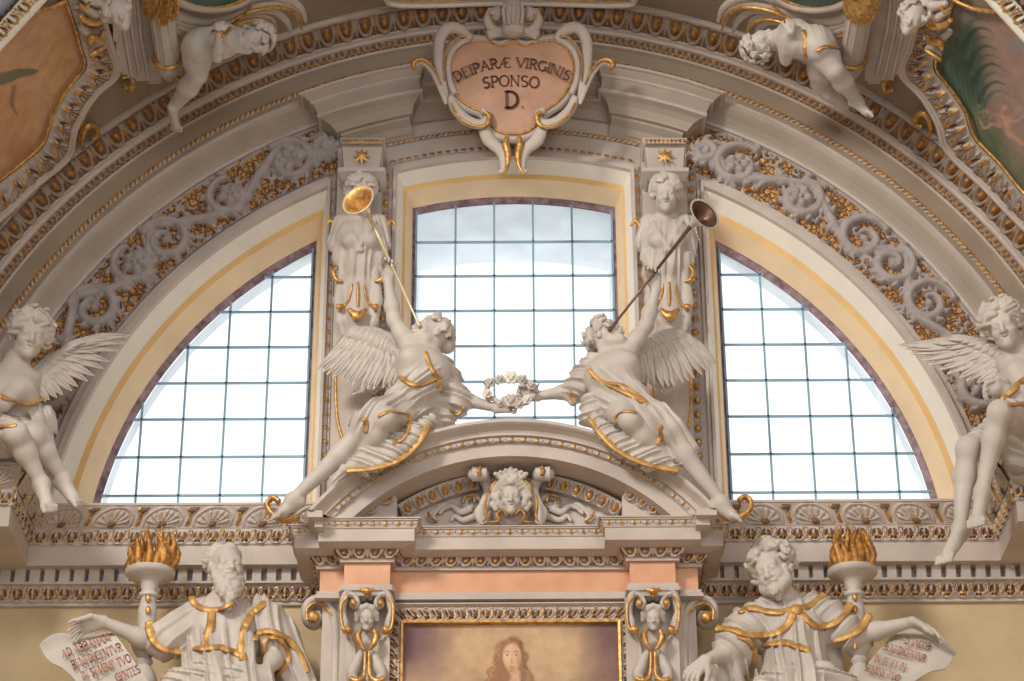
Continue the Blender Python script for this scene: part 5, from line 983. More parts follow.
# ================================================================== HERMS between the windows
def star(mb, c, r, n=8, depth=.02):
    V = [c+V3(0, -depth, 0)]+[c+V3(math.sin(i*math.pi/n)*(r if i % 2 == 0 else r*.42), 0, math.cos(i*math.pi/n)*(r if i % 2 == 0 else r*.42)) for i in range(2*n)]
    mb.add(V, [(0, 1+i, 1+(i+1) % (2*n)) for i in range(2*n)])
for q, x0, wh in ((-1, 361, 'left'), (1, 666, 'right')):
    lean = lambda y: (y-190)*(-.028 if q < 0 else .028)
    H = thing('herm_pilaster', tuple(W(x0, 470, .15)), 'pilaster with a stucco half figure and gilded star block, %s of the middle window' % wh, 'pilaster', 'herm pilasters between the windows')
    X = lambda dx, y, Y: W(x0+dx+lean(y), y, Y)
    mb = MB(); P = []
    for y in (148, 500): a, b = X(-24, y, .05), X(21, y, .05); P += [a, b]
    v = [P[0], P[1], P[3], P[2]]; bk = [p+V3(0, .15, 0) for p in v]; mb.add(v+bk, [(0, 1, 2, 3), (0, 4, 5, 1), (1, 5, 6, 2), (3, 2, 6, 7), (0, 3, 7, 4)]); build('pilaster_shaft', mb, 'stone', H, smooth=False)
    for dx in (-29.5, 25.5):
        mb = MB(); A, B2 = X(dx, 478, .18), X(dx, 172, .18); L = np.linalg.norm(B2-A); cv = Cv(L, .075, .008); k = int(L/.125)
        for i in range(k): u = (i+.5)*L/k; cv.st(u, .0375, .034, .032, h=.035, g=1); cv.st(u+.5*L/k, .0375, .012, .02, h=.015, g=0); cv.line([(u-.055, .006), (u-.03, .0), (u+.03, .0)], .006, g=0)
        cv.G[cv.H == 0] = 2; cv.line([(0, .0), (L, .0)], .007, smooth=False); cv.line([(0, .075), (L, .075)], .007, smooth=False); o_ = V3(.0375, 0, 0); cv.put(mb, patchmap(A+o_, B2+o_, A-o_, B2-o_, L, .075)); build('bead_strip', mb, ['stone', 'gold', 'relief'], H)
    mb = MB()
    def frus(y0, w0, Y0, y1, w1, Y1):
        v = [X(-w0, y0, Y0), X(w0, y0, Y0), X(w1, y1, Y1), X(-w1, y1, Y1)]; b = [V3(p[0], .2, p[2]) for p in v]; mb.add(v+b, [(0, 1, 2, 3), (0, 4, 5, 1), (1, 5, 6, 2), (3, 2, 6, 7), (0, 3, 7, 4)])
    frus(145, 21, -.22, 138, 22.5, -.24); frus(170, 17.5, -.12, 145, 20, -.2); frus(181, 19, -.13, 171, 23.5, -.22); frus(171, 23.5, -.22, 167.5, 23.5, -.22); build('capital_block', mb, 'stone', H, smooth=False)
    mb = MB(); star(mb, X(0, 157, -.17)+V3(0, -.02, 0), .085); build('gilded_star', mb, 'gold', H)
    mb = MB(); A, B2 = X(-21, 143.5, -.245), X(21, 143.5, -.245); cv = Cv(np.linalg.norm(B2-A), .045, .007); pat_bead(.035)(cv); cv.put(mb, patchmap(A, B2, A+V3(0, 0, .045), B2+V3(0, 0, .045), cv.L, .045)); build('gilded_beading', mb, ['stone', 'dgold', 'umber'], H)
    S = SD(.008); s = 1.35; hc = X(0, 194, -.22); T, M = head(S, hc, (.1*-q, -1, -.45), (0, -.2, 1), s); strands(S, T, s, 44, .12, 40+q, r=.014, wav=.014, face=.75); curls(S, T, s, 12, 6, face=1.2)
    ne = X(0, 212, -.12); ch = X(0, 240, -.08); wa = X(0, 268, -.06); S.cap(hc-V3(0, -.04, .06), ne, .065, .07, k=.05); S.cap(X(-17, 224, -.06), X(17, 224, -.06), .085, k=.05); S.cap(X(-9, 238, -.08), X(9, 238, -.08), .14, k=.06)
    for e in (-1, 1): S.ell(X(e*9, 240, -.20), (.075, .06, .07), k=.04); S.chain([X(e*20, 226, -.06), X(e*23, 244, -.05), X(e*21, 262, -.07)], [.08, .065, .04], k=.04, rip=folds((1, 0, .3*e), 60, .008)); S.chain([X(e*15, 222, -.17), X(e*8, 234, -.24), X(-e*2, 250, -.23)], [.02, .022, .02], k=.01); S.chain([X(e*19, 255, -.10), X(e*16, 275, -.10), X(e*20, 292, -.08)], [.045, .04, .03], k=.02)
    S.chain([ch, wa, X(0, 286, -.04)], [.15, .145, .09], k=.05, rip=folds((1, 0, 0), 46, .008)); S.chain([X(0, 290, -.02), X(0, 318, -.02), X(0, 330, .0)], [.13, .11, .09], k=.05)
    for e in (-1, 1): S.chain([X(e*14, 286, -.06), X(e*19, 300, -.06), X(e*16, 322, -.05), X(e*13, 334, -.02)], [.04, .045, .04, .03], k=.03)
    S.bake(); mb = MB(); S.mesh(mb); build('half_figure', mb, 'statue', H)
    mb = MB()
    for e in (-1, 1):
        tube(mb, S.surf([(x0+lean(300)+e*6, 284), (x0+lean(300)+e*8, 296), (x0+lean(300)+e*13, 305), (x0+lean(300)+e*18, 306)], .01), [.008, .010, .014, .022], 7); ball(mb, X(e*18, 307, -.14), (.036, .03, .03)); tube(mb, pxs([(x0+lean(275)+e*21, 266), (x0+lean(275)+e*25, 272), (x0+lean(275)+e*22, 280), (x0+lean(275)+e*16, 281)], -.14), [.01, .022, .022, .01], 8)
        tube(mb, pxs([(x0+e*24, 238), (x0+e*26, 226), (x0+e*31, 221), (x0+e*35, 226)], -.10), [.012, .022, .02, .01], 8)
    tube(mb, S.surf([(x0+lean(300), 282), (x0+lean(300), 296), (x0+lean(300), 306)], .01), [.008, .014, .01], 7); tube(mb, pxs([(x0+lean(315)-9, 309), (x0+lean(315), 316), (x0+lean(315)+9, 309)], -.16), [.015, .05, .015], 10, flat=(1, .7), up=(0, 1, 0)); build_split('gilded_ornament', mb, 'gold', H)
    sh_ = [(-19, 345), (-20, 380), (-17, 420), (-9, 444), (0, 452), (9, 444), (17, 420), (20, 380), (19, 345)]; sc = np.array([X(0, 390, -.02)]); loop = catmull(np.array([X(a, b, .03) for a, b in sh_]+[X(0, 336, .03)]), 5, True); mb = MB(); c_ = loop.mean(0)
    mb.add(np.array([c_+(loop-c_)*r+V3(0, -.09*(1-r*r), 0) for r in np.linspace(.02, 1, 8)]).reshape(-1, 3), gridf(8, len(loop), False, True)); o = build('shield', mb, 'stone', H)
    mb = MB(); tube(mb, np.vstack([loop, loop[:1]])+V3(0, -.01, 0), .014, 6); build('gilded_rim', mb, 'gold', o)
# ================================================================== MASCARON in the pediment and small console faces
MS = thing('mascaron', tuple(W(511, 524, -.5)), 'stucco face with palmette headdress and curling scrolls in the middle of the pediment', 'mask')
S = SD(.0065); s = 1.18; hc = W(511, 497, -.66); T, M = head(S, hc, (0, -1, -.30), (0, -.2, 1), s)
for e in (-1, 1):
    for k in range(5): S.chain([T(e*.02*k, .075-.012*k, .09-.004*k*k), T(e*(.03+.018*k), .06-.01*k, .12-.016*k), T(e*(.05+.02*k), .03, .10-.025*k)], [.02*s, .022*s, .010*s], k=.008)
    S.chain([T(e*.075, .02, .03), T(e*.10, .03, -.01), T(e*.085, .03, -.05), T(e*.06, .03, -.075)], [.02, .03, .028, .02], k=.01); S.chain([T(e*.085, .02, -.03), T(e*.12, .02, -.05), T(e*.10, .03, -.085)], [.02, .025, .02], k=.01)
for k in range(-3, 4): S.chain([T(k*.012, .02, .10), T(k*.028, .01, .165-.008*abs(k)), T(k*.034, .03, .185-.012*abs(k))], [.016*s, .022*s, .014*s], k=.008)
S.cap(T(0, .0, .10), T(0, .0, .15), .055*s, .04*s, k=.02); S.ell(W(511, 508, -.52), (.16, .08, .16), k=.03); S.bake(); mb = MB(); S.mesh(mb); build('face', mb, 'statue', MS)
mb = MB()
for e in (-1, 1):
    for P in ([(12, 479), (19, 486), (20, 495)], [(4, 474), (9, 480), (7, 484)], [(24, 495), (26, 505), (25, 516), (28, 522)], [(4, 516), (9, 510), (14, 515), (12, 521), (24, 522)]): tube(mb, pxs([(511+e*a, b) for a, b in P], -.70), [.007, .013, .012, .006], 7)
build_split('gilding', mb, 'dgold', MS)
for e in (-1, 1):
    mb = MB(); a = W(511+e*31, 474, -.74); tube(mb, [a-V3(e*.05, 0, 0), a+V3(e*.06, 0, .0)], [.05, .062], 16); tube(mb, [a+V3(e*.055, 0, 0), a+V3(e*.085, -.01, 0)], [.05, .03], 14); tube(mb, pxs([(511+e*28, 477), (511+e*22, 490), (511+e*26, 505), (511+e*31, 514), (511+e*27, 524)], -.60), [.05, .045, .05, .05, .03], 10, flat=(1, .6), up=(0, 1, 0)); o = build('volute', mb, 'statue', MS)
    mb = MB(); tube(mb, [a+V3(e*.0, -.045, -.03), a+V3(e*.01, -.06, 0), a+V3(0, -.045, .035)], .018, 8); build_split('gilding', mb, 'dgold', o)
    mb = MB()
    for P, r in (([(30, 500), (38, 496), (46, 500), (44, 508), (38, 506)], [.02, .026, .03, .026, .02]), ([(40, 508), (50, 512), (58, 506), (66, 508), (72, 514)], [.035, .03, .022, .02, .012]), ([(60, 506), (66, 504), (72, 508), (78, 516), (74, 521)], [.01, .018, .02, .018, .012]), ([(36, 516), (48, 520), (56, 516), (60, 521)], [.03, .025, .02, .012]), ([(68, 512), (76, 510), (82, 516), (78, 522)], [.012, .016, .014, .01])): tube(mb, pxs([(511+e*a_, b) for a_, b in P], -.50), r, 8, flat=(1, .8), up=(0, 1, 0))
    build('acanthus_spray', mb, 'statue', MS)
    mb = MB(); tube(mb, pxs([(511+e*36, 502), (511+e*38, 495), (511+e*46, 497), (511+e*48, 503)], -.55), .012, 7); tube(mb, pxs([(511+e*74, 522), (511+e*80, 518), (511+e*83, 512)], -.54), .009, 6); build_split('gilding', mb, 'dgold', MS)
for x0, nm in ((367, 'volute_console'), (653, 'volute_console.001')):
    par = bpy.data.objects[nm]; S = SD(.006); s = .80; T, M = head(S, W(x0, 618, -.60), (0, -1, -.35), (0, -.2, 1), s); S.cap(T(0, -.06, .05), T(0, -.04, -.05), .09*s, .06*s, k=.02)
    for e in (-1, 1): S.chain([T(0, .05, .115), T(e*.05, .04, .09), T(e*.085, .02, .04), T(e*.10, .01, -.02)], [.02, .028, .026, .016], k=.01)
    S.bake(); mb = MB(); S.mesh(mb); build('face', mb, 'statue', par)
# ================================================================== TORCHES AND INSCRIBED SHEETS
for q, x0, dz, wh in ((-1, 148, 0, 'left'), (1, 855, -1, 'right')):
    Yt = -.52; A = W(x0, 700, Yt); A[0] = WX(x0, 605, Yt); zp = lambda y: WZ(x0, y+dz, Yt)-A[2]
    TH = thing('torch', tuple(A), 'stucco torch with gilded flames standing behind the outstretched arm of the %s prophet' % wh, 'torch', 'torches of the two prophets')
    r = lambda p: p/118.
    mb = MB(); lathe(mb, A, [(0, 0), (r(8), .05), (r(13), zp(680)), (r(9), zp(670)), (r(6), zp(666)), (r(8), zp(662)), (r(6), zp(658)), (r(9.5), zp(653)), (r(12.5), zp(646)), (r(12), zp(640)), (r(9), zp(634)), (r(7), zp(628)), (r(8), zp(622)), (r(8.5), zp(610)), (r(6.5), zp(599)), (r(9), zp(597)), (r(9), zp(594)), (r(6.5), zp(592)), (r(7.5), zp(588)), (r(8.5), zp(583)), (r(12), zp(580)), (r(20), zp(577.5)), (r(22.5), zp(575)), (r(22.5), zp(571.5)), (r(19), zp(570.5)), (0, zp(572))], 32); build('stem', mb, 'statue', TH, sharp=50)
    mb = MB(); 
    for y in (598, 610): ball(mb, W(x0, y+dz, Yt-.08), (.022, .02, .035))
    tube(mb, [W(x0, y+dz, Yt-.11) for y in (634, 642, 650)], [.008, .022, .012], 8)
    for k in range(9): a = k*.7; P = A+V3(math.cos(a)*.11, math.sin(a)*.11, zp(642)); tube(mb, [P+V3(0, 0, -.05), P, P+V3(math.cos(a)*.02, math.sin(a)*.02, .06)], [.006, .012, .004], 6) if k % 3 == 0 else None
    build_split('gilding', mb, 'gold', TH)
    S = SD(.007); R_ = np.random.RandomState(20+q); zb_ = zp(571); S.cap(A+V3(0, 0, zb_+.045), A+V3(0, 0, zb_+.06), .10, .10, k=.03)
    for i in range(34):
        a = R_.uniform(0, 6.28); rr = math.sqrt(R_.rand())*.15; h_ = (.30-.8*rr)*R_.uniform(.5, 1.15)+.10; p = A+V3(math.cos(a)*rr, math.sin(a)*rr, zb_); tw = R_.uniform(0, 6.28); P = [p+V3(.028*math.sin(tw+t*5)*t+math.cos(a)*.09*t*(1-t)*2, .028*math.cos(tw+t*5)*t, h_*t) for t in np.linspace(0, 1, 7)]; S.chain(P, [.030, .034, .026, .016, .005], k=.006)
    S.bake(); mb = MB(); S.mesh(mb); build('flames', mb, 'dgold', TH)
def sheet(q):
    if q < 0: Lf = [(39, 645), (45, 656), (52, 663), (62, 668), (76, 681), (95, 708), (120, 740)]; Rg = [(111, 631), (121, 642), (130, 655), (140, 669), (149, 683), (164, 706), (184, 736)]
    else: Lf = [(882, 646), (876, 654), (868, 663), (859, 674), (848, 686), (832, 706), (808, 736)]; Rg = [(957, 652), (952, 659), (945, 668), (930, 672), (915, 681), (895, 700), (875, 730)]
    top = [(39, 645), (48, 637), (60, 633), (85, 635), (111, 631)] if q < 0 else [(882, 646), (893, 636), (908, 629), (930, 628), (942, 636), (957, 652)]
    L_ = catmull(Lf, 8); R2 = catmull(Rg, 8); Tp = catmull(top, 8); nu, nv = 34, len(L_); us = np.linspace(0, 1, nu); tp = np.stack([np.interp(us, np.linspace(0, 1, len(Tp)), Tp[:, k]) for k in (0, 1)], 1)
    def Yf(x, y): return -.74
    G = np.zeros((nu, nv, 3)); B_ = np.zeros((nu, nv, 3))
    for j in range(nv):
        base = L_[j]*(1-us[:, None])+R2[j]*us[:, None]; b0 = L_[0]*(1-us[:, None])+R2[0]*us[:, None]; w = math.exp(-j/7.); P = base+(tp-b0)*w
        for i in range(nu): y = -.74+.16*math.exp(-(j/3.2)**2)*1.0+.02*math.sin(us[i]*5); G[i, j] = W(P[i][0], P[i][1], y); B_[i, j] = G[i, j]+V3(0, .022, .0)
    mb = MB(); mb.add(G.reshape(-1, 3), gridf(nu, nv)); mb.add(B_.reshape(-1, 3), gridf(nu, nv)[:, ::-1])
    for a, b in ((G[0], B_[0]), (G[-1], B_[-1]), (G[:, 0], B_[:, 0]), (G[:, -1], B_[:, -1])): mb.add(np.stack([a, b], 1).reshape(-1, 3), gridf(len(a), 2))
    o = build('inscribed_sheet', mb, 'statue', origin=G[nu//2, -1], sharp=40); tag(o, 'unrolled stucco sheet with red Latin lettering held down by the %s prophet\'s hand' % ('left' if q < 0 else 'right'), 'scroll', 'inscribed sheets of the prophets')
    mb = MB(); rows = [('AD ABRAHAM', (63, 658), (111, 640), 8), ('BENEDICENTVR', (73, 669), (123, 650), 8), ('IN SEMINE TVO', (83, 680), (132, 661), 8), ('GENTES', (117, 682), (141, 672), 8)] if q < 0 else [('AD JACOB :', (900, 642), (934, 651), 6.5), ('BENEDICENTUR', (883, 649), (925, 662), 7), ('IN TE ET IN', (874, 661), (905, 671), 7), ('SEMINE TUO', (864, 670), (899, 682), 7)]
    for t, a, b, h_ in rows: lettering(mb, t, pxline([a, b], h_, -.764), thick=.17)
    build('inscription', mb, 'redletter', o, smooth=False)
sheet(-1); sheet(1)
# ================================================================== THE VAULT: frescoes, frames, putti, gilded columns
def kp(P, R, n=8): return catmull([K(x, y, R) for x, y in P], n)
def vout(p): return nrm([-p[0], 0, -(p[2]-CZ)])
def vpatch(mb, P, R, m=0, st=6):
    pt = Paint(min(p[0] for p in P), max(p[0] for p in P), min(p[1] for p in P), max(p[1] for p in P), (0, 0, 0), st); ins = pt.poly(P); V = np.array([[K(x, y, R) for y in pt.y] for x in pt.x]).reshape(-1, 3)
    f = gridf(len(pt.x), len(pt.y)); k = ins.reshape(-1)[f].all(1); mb.add(V, f[k], m)
for q in (-1, 1):
    wh = 'left' if q < 0 else 'right'
    inn = [(-40, 212), (0, 180), (22, 163), (43, 143), (52, 117), (66, 91), (84, 67), (80, 48), (74, 25), (66, 1), (60, -30)] if q < 0 else [(1064, 228), (1024, 193), (1000, 164), (975, 137), (966, 112), (950, 88), (936, 68), (940, 48), (947, 22), (953, 0), (960, -30)]
    out = [(-40, 248), (0, 219), (38, 184), (68, 158), (76, 128), (94, 97), (117, 74), (112, 48), (104, 22), (98, 0), (92, -30)] if q < 0 else [(1064, 262), (1024, 228), (985, 188), (948, 152), (938, 124), (922, 97), (901, 73), (909, 46), (915, 22), (920, 0), (926, -30)]
    far = [(36, 10), (-40, 92)] if q < 0 else [(996, 12), (1064, 82)]
    poly = inn[:-2]+([(66, 1), (50, 8)] if q < 0 else [(953, 0), (975, 9)])+far
    p = Paint(*((-40, 88, 0, 214) if q < 0 else (934, 1064, 0, 230)), (206, 160, 118) if q < 0 else (162, 136, 124), 1.)
    if q < 0:
        p.dab(30, 40, 34, 40, (184, 138, 108), .6, soft=.9); p.dab(60, 60, 22, 44, (204, 156, 100), .8, soft=.9); p.dab(10, 110, 40, 40, (200, 148, 100), .7, soft=.9); p.dab(70, 100, 10, 34, (132, 122, 92), .6, soft=.9, ang=.4); p.dab(20, 150, 30, 24, (186, 122, 90), .6, soft=.9)
        for k in range(10): p.dab(R_.uniform(-20, 75), R_.uniform(20, 170), R_.uniform(4, 14), R_.uniform(4, 12), (R_.randint(150, 215), R_.randint(115, 160), R_.randint(80, 115)), .4, soft=.9, ang=R_.uniform(0, 3), warp=3)
        p.stroke([(-10, 82), (6, 78), (18, 74), (30, 72), (38, 71)], [8, 6.5, 5.5, 4, 1], (118, 116, 92), .95, soft=.3); p.stroke([(-10, 74), (6, 72), (20, 69), (36, 70)], [1.2, .8], (70, 62, 50), .8); p.stroke([(14, 88), (12, 104), (18, 116)], [4, 3, 1], (132, 90, 62), .7)
    else:
        p.dab(955, 90, 34, 90, (76, 104, 82), .95, soft=.5, ang=.15); p.dab(985, 150, 34, 46, (92, 112, 82), .9, soft=.7); p.dab(1015, 180, 40, 40, (98, 118, 86), .7, soft=.9); p.dab(975, 10, 26, 12, (116, 118, 124), .8, soft=.9); p.dab(1010, 55, 28, 40, (166, 132, 118), .8, soft=.9); p.dab(1016, 46, 12, 14, (128, 138, 146), .6, soft=.9)
        for k in range(9): y0 = 22+k*9; x0 = 976+k*1.5; p.stroke([(x0-14+k*1.0, y0+16), (x0-8+k, y0+3), (x0+2+k, y0-3), (x0+13+k, y0)], [4, 3, 1.8, .6], (70, 98, 84) if k % 2 else (92, 124, 106), .9, soft=.4)
        for k in range(14): p.stroke([(942+k*3.2, 40+k*4), (948+k*3, 60+k*5), (952+k*3.4, 88+k*5)], [1, 2, .8], (58, 84, 70) if k % 2 else (104, 130, 106), .6)
        for P, r_ in (([(1005, 108), (1006, 122), (1008, 134)], [4, 5, 4]), ([(1004, 118), (996, 114), (990, 118)], [2.5, 2, 1.5]), ([(1000, 126), (992, 124), (984, 128), (980, 120)], [3, 2.4, 2, 1]), ([(1008, 122), (1018, 120), (1026, 114)], [2.5, 2, 1.5]), ([(1010, 134), (1020, 142), (1030, 146)], [4, 3, 2])): p.stroke(P, r_, (204, 158, 134), .75, soft=.6)
        p.dab(1006, 113, 4, 4.5, (176, 124, 90), .9, soft=.4); p.stroke([(1000, 122), (990, 112), (980, 112)], [3, 4, 1], (190, 150, 136), .6); p.stroke([(1010, 118), (1020, 108), (1030, 108)], [3, 4, 1], (190, 150, 136), .6)
    fr = thing('vault_fresco', tuple(K(*((40, 90) if q < 0 else (985, 90)), 5.2)), ('orange brown fresco with a grey leaf shape in a shaped gilded frame, upper left vault' if q < 0 else 'green palm leaf fresco with a small pink figure in a gilded frame, upper right vault'), 'fresco', 'frescoes on the vault')
    ins = p.poly(poly); V = np.array([[K(x, y, 5.17) for y in p.y] for x in p.x]).reshape(-1, 3); f = gridf(len(p.x), len(p.y)); k = ins.reshape(-1)[f].all(1); used = np.unique(f[k]); rm = -np.ones(len(V), int); rm[used] = np.arange(len(used))
    mb = MB(); mb.add(V[used], rm[f[k]]); build('painted_scene', mb, 'fresco', fr, smooth=True, color=p.C.reshape(-1, 3)[used])
    mb = MB(); tube(mb, kp(inn, 5.13, 4), .015, 8); gtop = [(66, 1), (52, 7), (36, 10)] if q < 0 else [(953, 0), (974, 9), (996, 12)]; tube(mb, kp(gtop, 5.13), .02, 8); build('gilded_fillet', mb, 'gold', fr)
    mb = MB(); I = catmull(inn, 10); O = catmull(out, 10); A3 = np.array([K(x, y, 5.14) for x, y in I]); B3 = np.array([K(x, y, 5.14) for x, y in O]); n = len(I); cum = np.concatenate([[0], np.cumsum(np.linalg.norm(np.diff((A3+B3)/2, axis=0), axis=1))]); L = cum[-1]; Wd = .21; cv = Cv(L, Wd, .009); k = round(L/.19); pr = L/k
    for i in range(k):
        u = (i+.5)*pr; 
        for a in (-1.15, -.6, 0, .6, 1.15): e = (u+.40*pr*math.sin(a), Wd*.22+Wd*.62*math.cos(a*.8)); cv.line([(u, Wd*.18), ((u+e[0])/2+.01*a, (Wd*.2+e[1])/2), e], [.012, .022, .02], h=.035, n=4); cv.line([(u, Wd*.2), e], .005, h=.012, g=2, base=.03, n=2)
        [cv.st(u+.5*pr+d_*.03, Wd*.5, .012, .05, h=.012, g=2, sub=True, ang=d_*.5) for d_ in (-1, 1)]; cv.st(u, Wd*.3, .03, .04, h=.05, g=1); cv.st(u+.5*pr, Wd*.7, .02, .05, h=.035, g=1); cv.st(u+.5*pr, Wd*.25, .014, .03, h=.03, g=0)
    c_ = cv.G[cv.H == 0]; cv.G[cv.H == 0] = 0
    def fmap(U, V_, Hh):
        a = np.stack([np.interp(U, cum, A3[:, c]) for c in range(3)], -1); b = np.stack([np.interp(U, cum, B3[:, c]) for c in range(3)], -1); t = (.08+.80*V_/Wd)[..., None]; P_ = a*(1-t)+b*t; nn = np.stack([-P_[..., 0], 0*P_[..., 0], -(P_[..., 2]-CZ)], -1); nn /= np.linalg.norm(nn, axis=-1)[..., None]; return P_+nn*Hh[..., None]
    cv.put(mb, fmap); build('carved_band', mb, ['stone', 'gold', 'umber'], fr)
    mb = MB(); tube(mb, np.array([K(x, y, 5.12) for x, y in O]), .028, 8); tube(mb, np.array([K(x*.10+X_*.90, y*.10+Y_*.90, 5.13) for (x, y), (X_, Y_) in zip(I, O)]), .02, 8); build('outer_moulding', mb, 'stone', fr)
    # pale rib and painted field beyond it
    bar = [(-30, 78), (0, 46), (42, 0), (70, -30)] if q < 0 else [(1050, 66), (1024, 37), (990, 0), (962, -30)]; mb = MB(); tube(mb, kp(bar, 5.10, 6), .036, 10, flat=(1, .8)); 
    b2 = [(x-q*0+(-14 if q < 0 else 16), y-9) for x, y in bar]; A4 = kp(bar, 5.12, 10); B4 = kp(b2, 5.12, 10); cm = np.concatenate([[0], np.cumsum(np.linalg.norm(np.diff(A4, axis=0), axis=1))]); cv = Cv(cm[-1], .13, .009); pat_leaf(.13)(cv)
    def gmap(U, V_, Hh):
        a = np.stack([np.interp(U, cm, A4[:, c]) for c in range(3)], -1); b = np.stack([np.interp(U, cm, B4[:, c]) for c in range(3)], -1); P_ = a+(b-a)*(V_/.13)[..., None]; nn = np.stack([-P_[..., 0], 0*P_[..., 0], -(P_[..., 2]-CZ)], -1); nn /= np.linalg.norm(nn, axis=-1)[..., None]; return P_+nn*Hh[..., None]
    cv.put(mb, gmap); tag(build('trim_%d' % (12 if q < 0 else 13), mb, ['cream', 'gold', 'umber']), kind='structure')
    mb = MB(); fp = [(-40, 60), (-14, 37), (28, -9), (50, -40), (-40, -40)] if q < 0 else [(1066, 57), (1040, 28), (1006, -9), (980, -40), (1066, -40)]; vpatch(mb, fp, 5.16, 0, 5)
    if 'blue' not in MT: MT['blue'] = mat('blue_fresco_ground', (.42, .50, .56), bump=0, var=.3); MT['rose'] = mat('rose_fresco_ground', (.55, .42, .38), bump=0, var=.3)
    o = build('painted_field', mb, 'blue' if q < 0 else 'rose'); tag(o, 'sliver of %s in the top %s corner behind the pale rib' % (('pale blue painted ceiling', 'left') if q < 0 else ('rosy painted ceiling', 'right')), 'fresco', 'painted fields in the top corners')
    # scroll bracket with cherub head
    mm = lambda P: P if q < 0 else [(1031-x, y+4) for x, y in P]
    o = thing('cherub_head', tuple(K(*mm([(112, 30)])[0], 5.1)), 'stucco cherub head over gilded scrolls at the edge of the %s fresco' % wh, 'cherub', 'cherub heads on the vault')
    S = SD(.008); c = K(*mm([(118, 14)])[0], 4.88); T, M = head(S, c, (.3*-q, -.8, -.6), (q*.3, -.5, .6), 1.15); curls(S, T, 1.15, 50, 7, r=.02, out=1.4, face=.9); S.cap(c, K(*mm([(120, 2)])[0], 5.05), .08, .1, k=.04)
    for P in ([(84, 8), (94, 14), (104, 12), (110, 4)], [(86, 0), (98, 2), (108, -4)], [(82, 28), (92, 36), (100, 30), (106, 34)], [(92, 50), (98, 42), (104, 44)]): S.chain([K(x, y, 5.02) for x, y in mm(P)], [.03, .045, .035, .02], k=.02)
    S.bake(); mb = MB(); S.mesh(mb); build('head', mb, 'statue', o)
    mb = MB()
    for P, r_ in (([(80, 16), (88, 22), (98, 22), (104, 16), (102, 10)], [.02, .03, .034, .026, .015]), ([(88, 46), (92, 38), (100, 38), (104, 30)], [.015, .034, .03, .015]), ([(90, 56), (96, 52), (106, 46)], [.02, .026, .012]), ([(80, 4), (86, 8), (90, 2)], [.01, .02, .012])): tube(mb, kp(mm(P), 4.96), r_, 8)
    build_split('gilded_scrolls', mb, 'gold', o)
    # small gilded scrolls in the corner field
    for P in (([(122, 78), (130, 76), (133, 82), (130, 89), (124, 87)]), ([(84, 150), (82, 138), (88, 126), (96, 128), (97, 136), (91, 139)])):
        P = P if q < 0 else [(1017-x, y+2) if x > 110 else (1013-x, y-12) for x, y in P]; mb = MB(); tube(mb, kp(P, 5.12), [.012, .026, .03, .03, .02], 8); o = build('gilded_curl', mb, 'gold'); tag(o, 'small gilded curl in the plain vault corner, %s one %s' % (('upper', wh) if P[0][1] < 100 else ('lower', wh)), 'ornament', 'gilded curls on the vault')
    mb = MB(); P = ([(116, 76), (100, 92), (84, 118), (78, 142)] if q < 0 else [(903, 75), (918, 92), (933, 116), (940, 140)]); tube(mb, kp(P, 5.14), .016, 6); o = build('gilded_fillet', mb, 'dgold'); tag(o, 'thin gilded fillet edging the plain corner beside the %s fresco frame' % wh, 'moulding', 'gilded fillets on the vault')
    # grey rib strip and gilded column
    mb = MB(); vpatch(mb, [(104, -30), (112, 40), (119, 74), (134, 82), (164, 86), (152, -30)] if q < 0 else [(926, -30), (918, 0), (908, 50), (900, 74), (874, 88), (862, 80), (868, -30)], 5.10, 0, 3)
    for k in range(3): a = [(118+k*9, -30), (124+k*8, 30), (132+k*8, 76)] if q < 0 else [(912-k*9, -30), (903-k*8, 30), (892-k*8, 78)]; tube(mb, kp(a, 5.09), .02, 6)
    tag(build('trim_%d' % (14 if q < 0 else 15), mb, 'stone'), kind='structure')
    ca = [(158, -30), (160, 2), (164, 30), (168, 56)] if q < 0 else [(868, -30), (862, 2), (857, 30), (852, 56)]
    CO = thing('gilded_column', tuple(K(*ca[-1], 5.15)), 'short fluted stucco column with gilded capital beside the %s putto' % wh, 'column', 'columns on the vault')
    Pc = kp(ca, 4.93, 8); mb = MB(); tube(mb, Pc[10:], [.092, .10], 16); ax_ = nrm(Pc[-1]-Pc[10])
    for k in range(9): a = k*2*math.pi/9; u_ = nrm(np.cross(ax_, [0, 1, 0])); w_ = np.cross(ax_, u_); tube(mb, Pc[10:]+(u_*math.cos(a)+w_*math.sin(a))*.092, .014, 6)
    build('shaft', mb, 'statue', CO)
    S = SD(.008); S.chain(Pc[:11], [.11, .12, .10], k=.02, rip=folds((.6, .2, .8), 70, .03, wamp=2.)); S.bake(); mb = MB(); S.mesh(mb); build('gilded_capital', mb, 'gold', CO)
    mb = MB(); e = Pc[-1]; tube(mb, [e, e+ax_*.05, e+ax_*.12, e+ax_*.2, e+ax_*.27], [.10, .125, .12, .10, .07], 16); build('base', mb, 'statue', CO)
    mb = MB(); u_ = nrm(np.cross(ax_, [0, 1, 0])); w_ = np.cross(ax_, u_); tube(mb, [e+ax_*.02+(u_*math.cos(t)+w_*math.sin(t))*.115 for t in np.linspace(0, 6.4, 24)], .022, 8); tube(mb, [e+ax_*.2+vout(e)*.1+u_*t for t in (-.06, 0, .07)], [.02, .035, .02], 8); build_split('gilded_ring', mb, 'gold', CO)
    # shield, drapery and leaves
    sx = 212 if q < 0 else 815
    SH = thing('oval_shield', tuple(K(sx, -10, 5.1)), 'oval green shield with gilded rim above the %s putto' % wh, 'shield', 'oval shields on the vault')
